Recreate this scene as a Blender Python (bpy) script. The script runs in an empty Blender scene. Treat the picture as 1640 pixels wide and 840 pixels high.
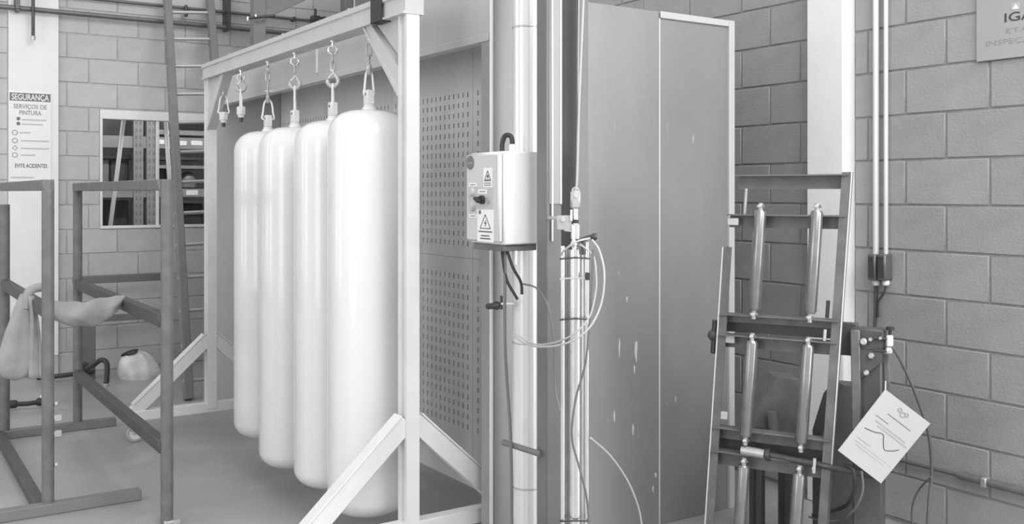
import bpy, math, random
from mathutils import Vector, Matrix
random.seed(7)
PI = math.pi
scene = bpy.context.scene
C = scene.collection

# ---------------------------------------------------------------- camera
F_PX, HOR, YAW, EYE = 1580.0, 309.0, math.radians(33.4), 1.47
cam_d = bpy.data.cameras.new('camera'); cam = bpy.data.objects.new('camera', cam_d); C.objects.link(cam)
cam_d.sensor_width = 36.0; cam_d.lens = 36.0*F_PX/1640.0
cam_d.shift_y = (HOR-420.0)/1640.0
cam_d.clip_start = 0.05
cam.location = (0, 0, EYE); cam.rotation_euler = (PI/2, 0, -YAW)
scene.camera = cam

# ---------------------------------------------------------------- light
w = bpy.data.worlds.new('world'); scene.world = w; w.use_nodes = True
bg = w.node_tree.nodes['Background']; bg.inputs[0].default_value = (0.9, 0.9, 0.9, 1); bg.inputs[1].default_value = 1.05

def area(name, loc, target, sx, sy, power):
    d = bpy.data.lights.new(name, 'AREA'); d.shape = 'RECTANGLE'; d.size = sx; d.size_y = sy; d.energy = power
    o = bpy.data.objects.new(name, d); C.objects.link(o); o.location = loc
    o.rotation_euler = (Vector(target)-Vector(loc)).to_track_quat('-Z', 'Y').to_euler()
    return o
area('high_window_light', (2.0, -1.8, 5.0), (2.2, 3.6, 1.6), 5.0, 3.0, 370)
area('broad_fill_light', (-4.8, 1.5, 2.0), (2.0, 7.0, 1.0), 1.8, 3.0, 60)  # added fill that brightens the lower far wall, no window known there
area('side_door_light', (4.7, -0.9, 1.75), (2.2, 3.2, 1.2), 1.8, 3.2, 95)
area('tall_window_light', (-4.6, 6.2, 2.4), (2.0, 5.0, 1.2), 0.4, 3.2, 26)
area('tall_window_light', (-4.6, 8.2, 2.4), (2.0, 5.0, 1.2), 0.4, 3.2, 26)
vs = scene.view_settings
vs.view_transform = 'Standard'; vs.look = 'None'; vs.exposure = 0.0; vs.gamma = 1.0; vs.use_curve_mapping = False

# ---------------------------------------------------------------- picture geometry (points on real planes of the room)
FW = Vector((math.sin(YAW), math.cos(YAW), 0)); RT = Vector((math.cos(YAW), -math.sin(YAW), 0))
def _dir(x, y): return FW + RT*((x-820)/F_PX) + Vector((0, 0, -(y-HOR)/F_PX))
EYEV = Vector((0, 0, EYE))
def at_depth(x, y, d): return EYEV + _dir(x, y)*d
def on_x(x, y, X): d = _dir(x, y); return EYEV + d*(X/d.x)
def on_y(x, y, Y): d = _dir(x, y); return EYEV + d*(Y/d.y)
def on_z(x, y, z): d = _dir(x, y); return EYEV + d*((z-EYE)/d.z)

# ---------------------------------------------------------------- materials
MATS = {}
def srgb(v):
    v /= 255.0
    return v/12.92 if v <= 0.04045 else ((v+0.055)/1.055)**2.4
def mat(name, grey, rough=0.6, metal=0.0, var=0.12, scale=6.0, bump=0.0, bscale=60.0, aniso=(1, 1, 1), rnd=0.0, spec=0.5, stains=None, coat=0.0):
    """grey = sRGB 0-255 albedo; var = relative noise variation of the paint itself"""
    m = bpy.data.materials.new(name); m.use_nodes = True
    nt = m.node_tree; N = nt.nodes; L = nt.links
    b = N['Principled BSDF']
    g = srgb(grey)
    b.inputs['Roughness'].default_value = rough; b.inputs['Metallic'].default_value = metal
    b.inputs['Specular IOR Level'].default_value = spec
    if coat: b.inputs['Coat Weight'].default_value = coat; b.inputs['Coat Roughness'].default_value = 0.12
    tc = N.new('ShaderNodeTexCoord'); mp = N.new('ShaderNodeMapping'); mp.inputs['Scale'].default_value = aniso
    L.new(tc.outputs['Object'], mp.inputs['Vector'])
    nz = N.new('ShaderNodeTexNoise'); nz.inputs['Scale'].default_value = scale; nz.inputs['Detail'].default_value = 5
    L.new(mp.outputs[0], nz.inputs['Vector'])
    mr = N.new('ShaderNodeMapRange'); mr.inputs[1].default_value = 0.3; mr.inputs[2].default_value = 0.7
    mr.inputs[3].default_value = g*(1-var); mr.inputs[4].default_value = g*(1+var)
    L.new(nz.outputs['Fac'], mr.inputs[0]); last = mr.outputs[0]
    if rnd:
        oi = N.new('ShaderNodeObjectInfo'); r2 = N.new('ShaderNodeMapRange')
        r2.inputs[3].default_value = 1-rnd; r2.inputs[4].default_value = 1+rnd
        L.new(oi.outputs['Random'], r2.inputs[0])
        mu = N.new('ShaderNodeMath'); mu.operation = 'MULTIPLY'; L.new(last, mu.inputs[0]); L.new(r2.outputs[0], mu.inputs[1]); last = mu.outputs[0]
    if stains:
        sg, sscale, lo, hi, st = stains      # stain grey, scale, thresholds, stretch
        m2 = N.new('ShaderNodeMapping'); m2.inputs['Scale'].default_value = st; L.new(tc.outputs['Object'], m2.inputs['Vector'])
        n2 = N.new('ShaderNodeTexNoise'); n2.inputs['Scale'].default_value = sscale; n2.inputs['Detail'].default_value = 3
        L.new(m2.outputs[0], n2.inputs['Vector'])
        r3 = N.new('ShaderNodeMapRange'); r3.inputs[1].default_value = lo; r3.inputs[2].default_value = hi; L.new(n2.outputs['Fac'], r3.inputs[0])
        mx = N.new('ShaderNodeMix'); mx.data_type = 'FLOAT'; L.new(r3.outputs[0], mx.inputs[0]); L.new(last, mx.inputs[2]); mx.inputs[3].default_value = srgb(sg); last = mx.outputs[0]
    cc = N.new('ShaderNodeCombineColor')
    for i in range(3): L.new(last, cc.inputs[i])
    L.new(cc.outputs[0], b.inputs['Base Color'])
    if bump:
        n3 = N.new('ShaderNodeTexNoise'); n3.inputs['Scale'].default_value = bscale; n3.inputs['Detail'].default_value = 4
        L.new(mp.outputs[0], n3.inputs['Vector'])
        bp = N.new('ShaderNodeBump'); bp.inputs['Strength'].default_value = bump; bp.inputs['Distance'].default_value = 0.01
        L.new(n3.outputs['Fac'], bp.inputs['Height']); L.new(bp.outputs[0], b.inputs['Normal'])
    MATS[name] = m
    return m
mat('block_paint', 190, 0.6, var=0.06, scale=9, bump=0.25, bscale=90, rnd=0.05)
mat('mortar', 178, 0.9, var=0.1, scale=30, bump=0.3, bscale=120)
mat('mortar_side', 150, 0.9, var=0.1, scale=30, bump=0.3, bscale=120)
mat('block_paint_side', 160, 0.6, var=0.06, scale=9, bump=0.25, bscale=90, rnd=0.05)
mat('pillar_white', 238, 0.7, var=0.03, scale=5, bump=0.12, bscale=40)
mat('floor_paint', 160, 0.38, var=0.14, scale=1.3, bump=0.06, bscale=12, stains=(178, 2.2, 0.55, 0.75, (1, 1, 1)))
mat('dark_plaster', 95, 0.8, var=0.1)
mat('white_enamel', 232, 0.4, var=0.03, scale=4)
mat('frame_white', 220, 0.45, var=0.05, scale=7)
mat('beam_grey_white', 196, 0.5, var=0.05, scale=5)
mat('cylinder_white', 228, 0.2, var=0.015, scale=3, coat=0.3)
mat('booth_sheet', 190, 0.36, var=0.07, scale=3, aniso=(1, 1, 0.35), spec=0.5)
mat('booth_side', 152, 0.42, metal=0.45, var=0.09, scale=3, aniso=(1, 1, 0.4), stains=(205, 9.0, 0.71, 0.76, (1, 1, 0.35)))
mat('booth_inner', 232, 0.6, var=0.05, scale=3)
mat('slot_dark', 125, 0.8)
mat('bright_edge', 225, 0.35, var=0.04)
mat('galvanised', 230, 0.28, metal=0.35, var=0.06, scale=5, aniso=(1, 1, 0.3))
mat('post_grey', 112, 0.42, var=0.1, scale=5)
mat('post_light', 150, 0.35, var=0.1, scale=5, aniso=(1, 1, 0.2))
mat('steel_bright', 235, 0.2, metal=0.9, var=0.05, scale=20)
mat('steel_tube', 150, 0.26, metal=0.7, var=0.1, scale=20)
mat('zinc', 190, 0.35, metal=0.5, var=0.1, scale=20)
mat('rack_steel', 114, 0.5, var=0.18, scale=14, metal=0.2, bump=0.1)
mat('rack_dark', 82, 0.5, var=0.15, scale=10, metal=0.1)
mat('ladder_grey', 122, 0.5, var=0.08)
mat('ladder_rung', 190, 0.35, metal=0.5, var=0.05)
mat('conduit_grey', 110, 0.4, metal=0.3)
mat('conduit_white', 232, 0.3, metal=0.3, var=0.03)
mat('black_rubber', 50, 0.5)
mat('dark_metal', 80, 0.4, metal=0.4, var=0.2, scale=20)
mat('box_enamel', 232, 0.35, var=0.015, scale=4)
mat('box_door', 205, 0.35, var=0.015, scale=4)
mat('label_white', 240, 0.6, var=0.02)
mat('label_grey', 190, 0.6, var=0.05)
mat('ink', 75, 0.7, var=0.05)
mat('ink_soft', 150, 0.7, var=0.05)
mat('ink_band', 120, 0.7, var=0.05)
mat('paper', 172, 0.75, var=0.03)
mat('cloth', 160, 0.9, var=0.1, scale=12, bump=0.5, bscale=14)
mat('bag_plastic', 205, 0.35, var=0.2, scale=9, bump=0.5, bscale=10)
mat('hose_clear', 182, 0.25, var=0.05)
mat('hose_grey', 105, 0.5, var=0.1)
mat('rack_goods', 62, 0.6, var=0.3, scale=4)
mat('pallet_rack', 150, 0.5, var=0.1)
mat('caster_grey', 165, 0.5, var=0.1)
mat('bench_grey', 112, 0.5, var=0.1)
g = bpy.data.materials.new('window_glass'); g.use_nodes = True; nt = g.node_tree
for n in list(nt.nodes):
    if n.type != 'OUTPUT_MATERIAL': nt.nodes.remove(n)
tr = nt.nodes.new('ShaderNodeBsdfTransparent'); gl = nt.nodes.new('ShaderNodeBsdfGlossy'); gl.inputs['Roughness'].default_value = 0.03
tr.inputs[0].default_value = (0.93, 0.93, 0.93, 1)
mxs = nt.nodes.new('ShaderNodeMixShader'); fr = nt.nodes.new('ShaderNodeFresnel'); fr.inputs[0].default_value = 1.45
nt.links.new(fr.outputs[0], mxs.inputs[0]); nt.links.new(tr.outputs[0], mxs.inputs[1]); nt.links.new(gl.outputs[0], mxs.inputs[2])
nt.links.new(mxs.outputs[0], nt.nodes['Material Output'].inputs[0]); MATS['window_glass'] = g

# ---------------------------------------------------------------- mesh builder
ORG = {}      # world origin of every object
class MB:
    def __init__(s): s.v = []; s.f = []
    def add(s, vs_, fs):
        o = len(s.v); s.v += [Vector(v) for v in vs_]; s.f += [tuple(i+o for i in f) for f in fs]; return s
    def box(s, c, size, rot=None, ch=None):
        """chamfered box; rot = 3x3 matrix whose columns are the box axes"""
        h = [x/2 for x in size]; c = Vector(c)
        if ch is None: ch = min(0.004, min(h)*0.35)
        R = rot if rot is not None else Matrix.Identity(3)
        if ch <= 0:
            vv = [Vector((sx*h[0], sy*h[1], sz*h[2])) for sx in (-1, 1) for sy in (-1, 1) for sz in (-1, 1)]
            return s.add([c+R@v for v in vv], [(0,1,3,2),(4,6,7,5),(0,4,5,1),(2,3,7,6),(0,2,6,4),(1,5,7,3)])
        vv = []; idx = {}
        for sx in (-1, 1):
            for sy in (-1, 1):
                for sz in (-1, 1):
                    for ax in range(3):
                        p = [sx*h[0], sy*h[1], sz*h[2]]
                        for k in range(3):
                            if k != ax: p[k] -= (sx, sy, sz)[k]*ch
                        idx[(sx, sy, sz, ax)] = len(vv); vv.append(Vector(p))
        fs = []
        for ax in range(3):
            a, b = [k for k in range(3) if k != ax]
            for sg in (-1, 1):
                q = []
                for (u, v) in ((-1,-1),(1,-1),(1,1),(-1,1)):
                    t = [0,0,0]; t[ax] = sg; t[a] = u; t[b] = v; q.append(idx[(*t, ax)])
                fs.append(tuple(q))
        for ax in range(3):                       # edges along ax
            a, b = [k for k in range(3) if k != ax]
            for u in (-1, 1):
                for v in (-1, 1):
                    t0 = [0,0,0]; t0[a] = u; t0[b] = v; t1 = list(t0); t0[ax] = -1; t1[ax] = 1
                    fs.append((idx[(*t0, a)], idx[(*t1, a)], idx[(*t1, b)], idx[(*t0, b)]))
        for sx in (-1, 1):
            for sy in (-1, 1):
                for sz in (-1, 1): fs.append(tuple(idx[(sx, sy, sz, k)] for k in range(3)))
        return s.add([c+R@v for v in vv], fs)
    def span(s, a, b, ch=None):                   # axis aligned box between two corners
        a = Vector(a); b = Vector(b)
        return s.box((a+b)/2, [max(abs(b[i]-a[i]), 1e-4) for i in range(3)], None, ch)
    def bar(s, p, q, wd, th, up=(0, 0, 1), ch=None):  # rectangular bar p->q, wd across, th along 'up' side
        p = Vector(p); q = Vector(q); d = (q-p).normalized(); u = Vector(up)
        if abs(d.dot(u)) > 0.99: u = Vector((1, 0, 0))
        side = d.cross(u).normalized(); u2 = side.cross(d).normalized()
        R = Matrix((d, side, u2)).transposed()
        return s.box((p+q)/2, ((q-p).length, wd, th), R, ch)
    def tube(s, pts, r, seg=10, closed=False, caps=True):
        pts = [Vector(p) for p in pts]; n = len(pts)
        rs = r if isinstance(r, (list, tuple)) else [r]*n
        rings = []; prev = None
        for i, p in enumerate(pts):
            if closed: t = pts[(i+1) % n]-pts[i-1]
            else: t = pts[min(i+1, n-1)]-pts[max(i-1, 0)]
            t.normalize()
            if prev is None:
                a = Vector((0, 0, 1)) if abs(t.z) < 0.9 else Vector((1, 0, 0))
                nrm = t.cross(a).normalized()
            else: nrm = (prev-t*prev.dot(t)).normalized()
            prev = nrm; bn = t.cross(nrm)
            rings.append([p+(nrm*math.cos(2*PI*k/seg)+bn*math.sin(2*PI*k/seg))*rs[i] for k in range(seg)])
        vv = [v for rg in rings for v in rg]; fs = []
        for i in range(n if closed else n-1):
            j = (i+1) % n
            for k in range(seg):
                k2 = (k+1) % seg; fs.append((i*seg+k, i*seg+k2, j*seg+k2, j*seg+k))
        if caps and not closed:
            fs.append(tuple(range(seg))[::-1]); fs.append(tuple((n-1)*seg+k for k in range(seg)))
        return s.add(vv, fs)
    def rod(s, p, q, r, seg=12): return s.tube([p, q], r, seg)
    def ring(s, c, ax1, ax2, R, r, n=18, seg=8, a0=0, a1=2*PI):
        c = Vector(c); ax1 = Vector(ax1).normalized(); ax2 = Vector(ax2).normalized(); full = abs(a1-a0-2*PI) < 1e-6
        m = n if full else n+1
        return s.tube([c+(ax1*math.cos(a0+(a1-a0)*i/n)+ax2*math.sin(a0+(a1-a0)*i/n))*R for i in range(m)], r, seg, closed=full)
    def lathe(s, prof, c=(0, 0, 0), seg=32, axis=None):
        """prof = [(radius, height)] about a vertical axis through c (or the given axis)"""
        c = Vector(c)
        if axis is None: a, x, y = Vector((0,0,1)), Vector((1,0,0)), Vector((0,1,0))
        else:
            a = Vector(axis).normalized(); t = Vector((0,0,1)) if abs(a.z) < 0.9 else Vector((1,0,0))
            x = a.cross(t).normalized(); y = a.cross(x)
        vv = []; fs = []
        for (r, h) in prof:
            r = max(r, 1e-4)
            for k in range(seg): vv.append(c+a*h+(x*math.cos(2*PI*k/seg)+y*math.sin(2*PI*k/seg))*r)
        for i in range(len(prof)-1):
            for k in range(seg):
                k2 = (k+1) % seg; fs.append((i*seg+k, i*seg+k2, (i+1)*seg+k2, (i+1)*seg+k))
        fs.append(tuple(range(seg))[::-1]); fs.append(tuple((len(prof)-1)*seg+k for k in range(seg)))
        return s.add(vv, fs)
    def prism(s, poly, ext):                      # poly: 3D points of one face, ext: extrusion vector
        poly = [Vector(p) for p in poly]; e = Vector(ext); n = len(poly)
        fs = [tuple(range(n)), tuple(range(n, 2*n))[::-1]]
        for i in range(n): fs.append((i, (i+1) % n, n+(i+1) % n, n+i))
        return s.add(poly+[p+e for p in poly], fs)
    def build(s, name, m, parent=None, org=None, smooth=True):
        if org is None: org = ORG[parent.name] if parent is not None else Vector((0, 0, 0))
        org = Vector(org)
        me = bpy.data.meshes.new(name); me.from_pydata([v-org for v in s.v], [], s.f)
        import bmesh
        bm = bmesh.new(); bm.from_mesh(me); bmesh.ops.recalc_face_normals(bm, faces=bm.faces); bm.to_mesh(me); bm.free()
        if smooth:
            me.polygons.foreach_set('use_smooth', [True]*len(me.polygons)); me.set_sharp_from_angle(angle=math.radians(38))
        me.materials.append(MATS[m]); me.update()
        o = bpy.data.objects.new(name, me); C.objects.link(o)
        if parent is not None: o.parent = parent
        else: o.location = org
        ORG[o.name] = org
        return o
def tag(o, label, cat, group=None):
    o['label'] = label; o['category'] = cat
    if group: o['group'] = group
    return o
def thing(name, loc, label, cat, group=None):
    o = bpy.data.objects.new(name, None); C.objects.link(o); o.location = loc; o.empty_display_size = 0.1
    ORG[o.name] = Vector(loc)
    return tag(o, label, cat, group)
def struct(o): o['kind'] = 'structure'; return o
def smooth_path(pts, n=6):                        # Catmull-Rom
    P = [Vector(p) for p in pts]; P = [P[0]*2-P[1]]+P+[P[-1]*2-P[-2]]; out = []
    for i in range(1, len(P)-2):
        for k in range(n):
            t = k/n; a, b, c, d = P[i-1], P[i], P[i+1], P[i+2]
            out.append(0.5*((2*b)+(c-a)*t+(2*a-5*b+4*c-d)*t*t+(3*b-a-3*c+d)*t**3))
    out.append(P[-2]); return out
def text(s, name, m, parent, org, right, up, height, width=None, bold=0.0, align='LEFT', thick=0.0006):
    """lettering on a plane: org = left (or centre) of the base line, height = cap height"""
    cu = bpy.data.curves.new('lettering', 'FONT'); cu.body = s; cu.size = 1.0; cu.offset = bold; cu.align_x = align; cu.resolution_u = 3
    o = bpy.data.objects.new('lettering', cu); C.objects.link(o)
    bpy.context.view_layer.update()
    me = bpy.data.meshes.new_from_object(o.evaluated_get(bpy.context.evaluated_depsgraph_get()))
    bpy.data.objects.remove(o); bpy.data.curves.remove(cu)
    xs = [v.co.x for v in me.vertices]; sy = height/0.69
    sx = sy if width is None else width/(max(xs)-min(xs))
    right = Vector(right).normalized(); up = Vector(up).normalized(); nrm = right.cross(up)
    base = ORG[parent.name]
    for v in me.vertices: v.co = Vector(org)-base+right*v.co.x*sx+up*v.co.y*sy+nrm*thick
    me.name = name; me.materials.clear(); me.materials.append(MATS[m])
    ob = bpy.data.objects.new(name, me); C.objects.link(ob); ob.parent = parent; ORG[ob.name] = base
    return ob
def copy_tree(o, parent=None):
    c = o.copy(); C.objects.link(c); c.parent = parent
    ORG[c.name] = ORG[o.name]
    for ch in [x for x in o.children]: copy_tree(ch, c)
    return c

# ================================================================ SETTING
YL, XR = 8.68, 3.855          # painted faces of the far wall and of the right wall
struct(MB().span((-7, -7, -0.15), (7, 13, 0), 0).build('floor', 'floor_paint'))
WX0, WX1, WZ0, WZ1 = 1.645, 2.58, 1.172, 2.158
wl = MB()
for a, b in (((-7, 0, 0), (WX0, 0, 4.2)), ((WX1, 0, 0), (XR+0.2, 0, 4.2)), ((WX0, 0, 0), (WX1, 0, WZ0)), ((WX0, 0, WZ1), (WX1, 0, 4.2))):
    wl.span((a[0], YL+0.006, a[2]), (b[0], YL+0.18, b[2]), 0)
wall_left = struct(wl.build('wall_left', 'mortar'))
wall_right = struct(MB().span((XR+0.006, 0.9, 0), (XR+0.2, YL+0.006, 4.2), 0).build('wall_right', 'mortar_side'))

BLK = {}
def blocks(parent, m, place, u0, u1, z0, z1, L, H, offs, zoff, holes, keep=lambda a, b, c, d: True):
    """single concrete blocks, 6 mm proud of the mortar; place(u, z) = centre of the block on the wall"""
    J = 0.0045
    k = math.floor((z0-zoff)/H)
    while zoff+k*H < z1:
        za, zb = max(zoff+k*H, z0), zoff+(k+1)*H
        u = u0+((offs[k % 2]-u0) % L)-L
        while u < u1:
            rects = [(max(u, u0)+J, min(u+L, u1)-J, za+J, zb-J)]
            for (ha, hb, hc, hd) in holes:
                nr = []
                for (a, b, c, d) in rects:
                    if hb <= a or ha >= b or hd <= c or hc >= d: nr.append((a, b, c, d)); continue
                    if a < ha: nr.append((a, ha, c, d))
                    if hb < b: nr.append((hb, b, c, d))
                    aa, bb = max(a, ha), min(b, hb)
                    if c < hc: nr.append((aa, bb, c, hc))
                    if hd < d: nr.append((aa, bb, hd, d))
                rects = nr
            for (a, b, c, d) in rects:
                if b-a < 0.015 or d-c < 0.015 or not keep(a, b, c, d): continue
                key = (m, round(b-a, 3), round(d-c, 3))
                cx, rotz = place((a+b)/2, (c+d)/2)
                if key not in BLK:
                    o = MB().box((0, 0, 0), (b-a, 0.024, d-c), None, 0.003).build('block', m, parent); BLK[key] = o.data
                else:
                    o = bpy.data.objects.new('block', BLK[key]); C.objects.link(o); o.parent = parent
                o.location = (cx[0], cx[1]+random.uniform(-0.0012, 0.0012) if not rotz else cx[1], cx[2]); o.rotation_euler = (0, 0, rotz)
            u += L
        k += 1
LP0, LP1 = 0.965, 1.327       # white pillar on the far wall
blocks(wall_left, 'block_paint', lambda u, z: ((u, YL+0.012, z), 0), 0.0, XR-0.02, 0.0, 3.5, 0.39, 0.2, (1.393, 1.56), 0.17,
       [(WX0-0.004, WX1+0.004, WZ0-0.004, WZ1+0.004), (LP0-0.004, LP1+0.004, 0, 9)])
RP0, RP1 = 2.955, 3.165       # white pillar on the right wall
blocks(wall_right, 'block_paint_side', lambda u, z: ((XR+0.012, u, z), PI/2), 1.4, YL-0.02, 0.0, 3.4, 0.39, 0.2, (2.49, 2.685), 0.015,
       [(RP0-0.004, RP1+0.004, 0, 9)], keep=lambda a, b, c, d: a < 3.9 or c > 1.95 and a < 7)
# pillars
p = MB(); p.span((LP0, YL-0.035, 0.16), (LP1, YL+0.03, 4.2), 0.004); pl = struct(p.build('trim_1', 'pillar_white'))
struct(MB().span((LP0, YL-0.03, 0), (LP1, YL+0.03, 0.16), 0.003).build('trim_2', 'block_paint'))
struct(MB().span((XR-0.08, RP0, 0), (XR+0.03, RP1, 4.2), 0.006).build('trim_3', 'pillar_white'))
# window
win = struct(MB().add([], []).span((WX0, YL-0.012, WZ1-0.075), (WX1, YL+0.10, WZ1), 0.003).span((WX0, YL-0.012, WZ0), (WX1, YL+0.10, WZ0+0.022), 0.003)
       .span((WX0, YL-0.012, WZ0+0.022), (WX0+0.02, YL+0.10, WZ1-0.075), 0.003).span((WX1-0.02, YL-0.012, WZ0+0.022), (WX1, YL+0.10, WZ1-0.075), 0.003).build('window_1', 'white_enamel'))
MX = on_y(252, 280, YL+0.02).x
MB().span((MX-0.014, YL+0.005, WZ0+0.022), (MX+0.014, YL+0.045, WZ1-0.075)).build('mullion', 'white_enamel', win)
MB().span((WX0+0.02, YL+0.022, WZ0+0.022), (MX-0.014, YL+0.026, WZ1-0.075), 0).build('pane', 'window_glass', win)
MB().span((MX+0.014, YL+0.022, WZ0+0.022), (WX1-0.02, YL+0.026, WZ1-0.075), 0).build('pane', 'window_glass', win)
# store room behind the window
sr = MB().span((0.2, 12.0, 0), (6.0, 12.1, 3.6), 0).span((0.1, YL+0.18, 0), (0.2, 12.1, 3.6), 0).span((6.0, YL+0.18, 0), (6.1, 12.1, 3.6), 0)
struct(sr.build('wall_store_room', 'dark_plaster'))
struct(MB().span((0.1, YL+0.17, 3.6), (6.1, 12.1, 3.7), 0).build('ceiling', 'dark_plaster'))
sl = MB().span((1.5, 8.95, 3.5), (3.0, 9.1, 3.6)).build('added_lamp_housing', 'white_enamel', org=(2.3, 9.02, 3.6)); tag(sl, 'unseen added white lamp housing in the store room behind the window', 'lamp')  # unseen housing made up to go with the added store room light
sd = bpy.data.lights.new('store_fill_light', 'AREA'); sd.shape = 'RECTANGLE'; sd.size = 1.3; sd.size_y = 0.12; sd.energy = 65
so = bpy.data.objects.new('store_fill_light', sd); C.objects.link(so); so.location = (2.3, 9.02, 3.49)  # added light so the rack and stepladder show through the panes

# ================================================================ WHITE HANGING FRAME
FX, FY0, FY1 = 1.79, 3.45, 6.08
ZB0, ZB1 = 2.165, 2.258
fr = thing('cylinder_gantry', (FX, (FY0+FY1)/2, 0), 'white painted steel goalpost frame on casters carrying the hanging gas cylinders', 'frame')
HW, HD = 0.028, 0.037        # half sizes of posts (x, y)
def channel_post(y, s):
    """post with a rolled groove on the face towards -x; s = side of the camera"""
    prof = [(-HW, -HD), (HW, -HD), (HW, HD), (-HW, HD), (-HW, HD*0.55), (-HW+0.014, HD*0.45), (-HW+0.014, -HD*0.35), (-HW, -HD*0.45)]
    return MB().prism([(FX+a, y+b, 0.15) for a, b in prof], (0, 0, ZB0-0.15))
channel_post(FY0, 1).build('post', 'frame_white', fr, smooth=False); channel_post(FY1, 1).build('post', 'frame_white', fr, smooth=False)
# beam: C section, opening on the camera side
by0, by1 = FY0-0.04, FY1+0.04
cp = [(-0.045, ZB0), (0.045, ZB0), (0.045, ZB1), (-0.045, ZB1), (-0.045, ZB1-0.022), (-0.036, ZB1-0.026), (-0.036, ZB0+0.012), (-0.045, ZB0+0.008)]
MB().prism([(FX+a, by0, z) for a, z in cp], (0, by1-by0, 0)).build('beam', 'beam_grey_white', fr, smooth=False)
for y in (FY0, FY1):
    MB().span((FX-0.50, y-0.03, 0.125), (FX+0.50, y+0.03, 0.185)).build('foot_rail', 'frame_white', fr)
    for s in (-1, 1):
        a = Vector((FX+s*HW*0.6, y, 0.575)); b = Vector((FX+s*0.455, y, 0.172))
        m = MB(); d = (b-a).normalized(); up = Vector((0, 1, 0)); n = d.cross(up)
        if n.z < 0: n = -n
        m.bar(a, b, 0.072, 0.052, up=(0, 1, 0)); m.bar(a+n*0.040, b+n*0.040-d*0.03, 0.007, 0.062, up=(0, 1, 0))
        br = m.build('brace', 'frame_white', fr)
    for s in (-1, 1):
        cxy = Vector((FX+s*0.47, y, 0))
        ca = MB().span(cxy+Vector((-0.04, -0.035, 0.117)), cxy+Vector((0.04, 0.035, 0.126))).add([], [])
        ca.rod(cxy+Vector((0, 0, 0.1)), cxy+Vector((0, 0, 0.118)), 0.018)
        for t in (-0.022, 0.022): ca.prism([cxy+Vector((-0.02, t, 0.105)), cxy+Vector((0.022, t, 0.105)), cxy+Vector((0.038, t, 0.05)), cxy+Vector((0.018, t, 0.045))], (0, 0.003, 0))
        co = ca.build('caster', 'zinc', fr)
        wc = cxy+Vector((0.027, 0, 0.05))
        MB().lathe([(0.035, -0.013), (0.046, -0.013), (0.05, -0.008), (0.05, 0.008), (0.046, 0.013), (0.035, 0.013)], wc, 24, (0, 1, 0)).build('wheel', 'caster_grey', co)
        MB().lathe([(0.034, -0.014), (0.034, 0.014)], wc, 20, (0, 1, 0)).build('wheel_hub', 'frame_white', co)
for y, s in ((FY0, 1), (FY1, -1)):    # corner gussets under the beam
    a = Vector((FX, y+s*0.36, ZB0)); b = Vector((FX, y+s*HD, 1.91))
    m = MB().prism([a+Vector((-0.026, 0, 0)), a+Vector((-0.026, -s*0.075, 0)), b+Vector((-0.026, 0, 0.055)), b+Vector((-0.026, 0, -0.055))], (0.052, 0, 0))
    m.prism([a+Vector((-0.032, 0, -0.001)), a+Vector((-0.032, -s*0.018, -0.001)), b+Vector((-0.032, 0, -0.035)), b+Vector((-0.032, 0, -0.06))], (0.012, 0, 0))
    m.build('corner_gusset', 'beam_grey_white', fr)
    MB().prism([(FX-0.006, y+s*HD, ZB0), (FX-0.006, y+s*0.27, ZB0), (FX-0.006, y+s*HD, 1.99)], (0.008, 0, 0)).build('gusset_plate', 'beam_grey_white', fr)
for y in (3.95, 4.75, 5.6): MB().lathe([(0.008, 0), (0.008, 0.006), (0.004, 0.01)], (FX-0.03, y, ZB1), 10).build('bolt', 'zinc', fr)
ys = on_x(602, 20, FX-0.05).y
st = MB()
for (x0, x1, z0, z1) in ((-0.051, -0.047, ZB0-0.004, ZB1+0.005), (0.047, 0.051, ZB0-0.004, ZB1+0.005), (-0.051, 0.051, ZB1+0.001, ZB1+0.005), (-0.051, 0.051, ZB0-0.004, ZB0-0.001)):
    st.span((FX+x0, ys-0.05, z0), (FX+x1, ys+0.05, z1), 0.001)
tag(st.build('rubber_strap', 'black_rubber', org=(FX, ys, ZB0-0.004)), 'dark rubber strap wrapped round the white frame beam near its closer end', 'strap')

# ================================================================ GAS CYLINDERS
CR = 0.174
ordn = ['nearest and most fully seen', 'second nearest', 'third nearest', 'farthest']
CYL = [(3.812, 1.818, 0.122), (4.195, 1.796, 0.142), (4.665, 1.793, 0.122), (5.053, 1.793, 0.188)]
def gas_cylinder(i, y, zt, zb):
    t = thing('gas_cylinder', (FX, y, zb), f'glossy white gas cylinder hanging from the frame, {ordn[i]} of the four', 'gas cylinder', 'white cylinders on the frame')
    pr = []
    for k in range(11):
        a = PI/2*k/10; pr.append((0.02+(CR-0.02)*math.sin(a)**0.8, zb+0.085*(1-math.cos(a))**1.1))
    for k in range(1, 13):
        a = PI/2*k/12; pr.append((0.03+(CR-0.03)*max(math.cos(a), 0)**0.72, zt-0.115+0.115*math.sin(a)))
    MB().lathe(pr, (FX, y, 0), 64).build('body', 'cylinder_white', t)
    MB().lathe([(0.032, zt-0.012), (0.032, zt+0.006), (0.026, zt+0.012)], (FX, y, 0), 24).build('neck_ring', 'cylinder_white', t)
    lug = MB().lathe([(0.024, zt+0.008), (0.024, zt+0.022), (0.018, zt+0.026)], (FX, y, 0), 16)
    lug.box((FX, y, zt+0.055), (0.034, 0.042, 0.062), None, 0.004)
    lo = lug.build('lifting_lug', 'frame_white', t)
    MB().rod((FX-0.0185, y, zt+0.068), (FX+0.0185, y, zt+0.068), 0.006).build('lug_hole', 'dark_metal', lo)
    MB().lathe([(0.006, zb-0.022), (0.016, zb-0.018), (0.018, zb-0.006), (0.014, zb+0.008)], (FX, y, 0), 16).build('bottom_plug', 'frame_white', t)
    return t
for i, (y, zt, zb) in enumerate(CYL): gas_cylinder(i, y, zt, zb)

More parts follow.
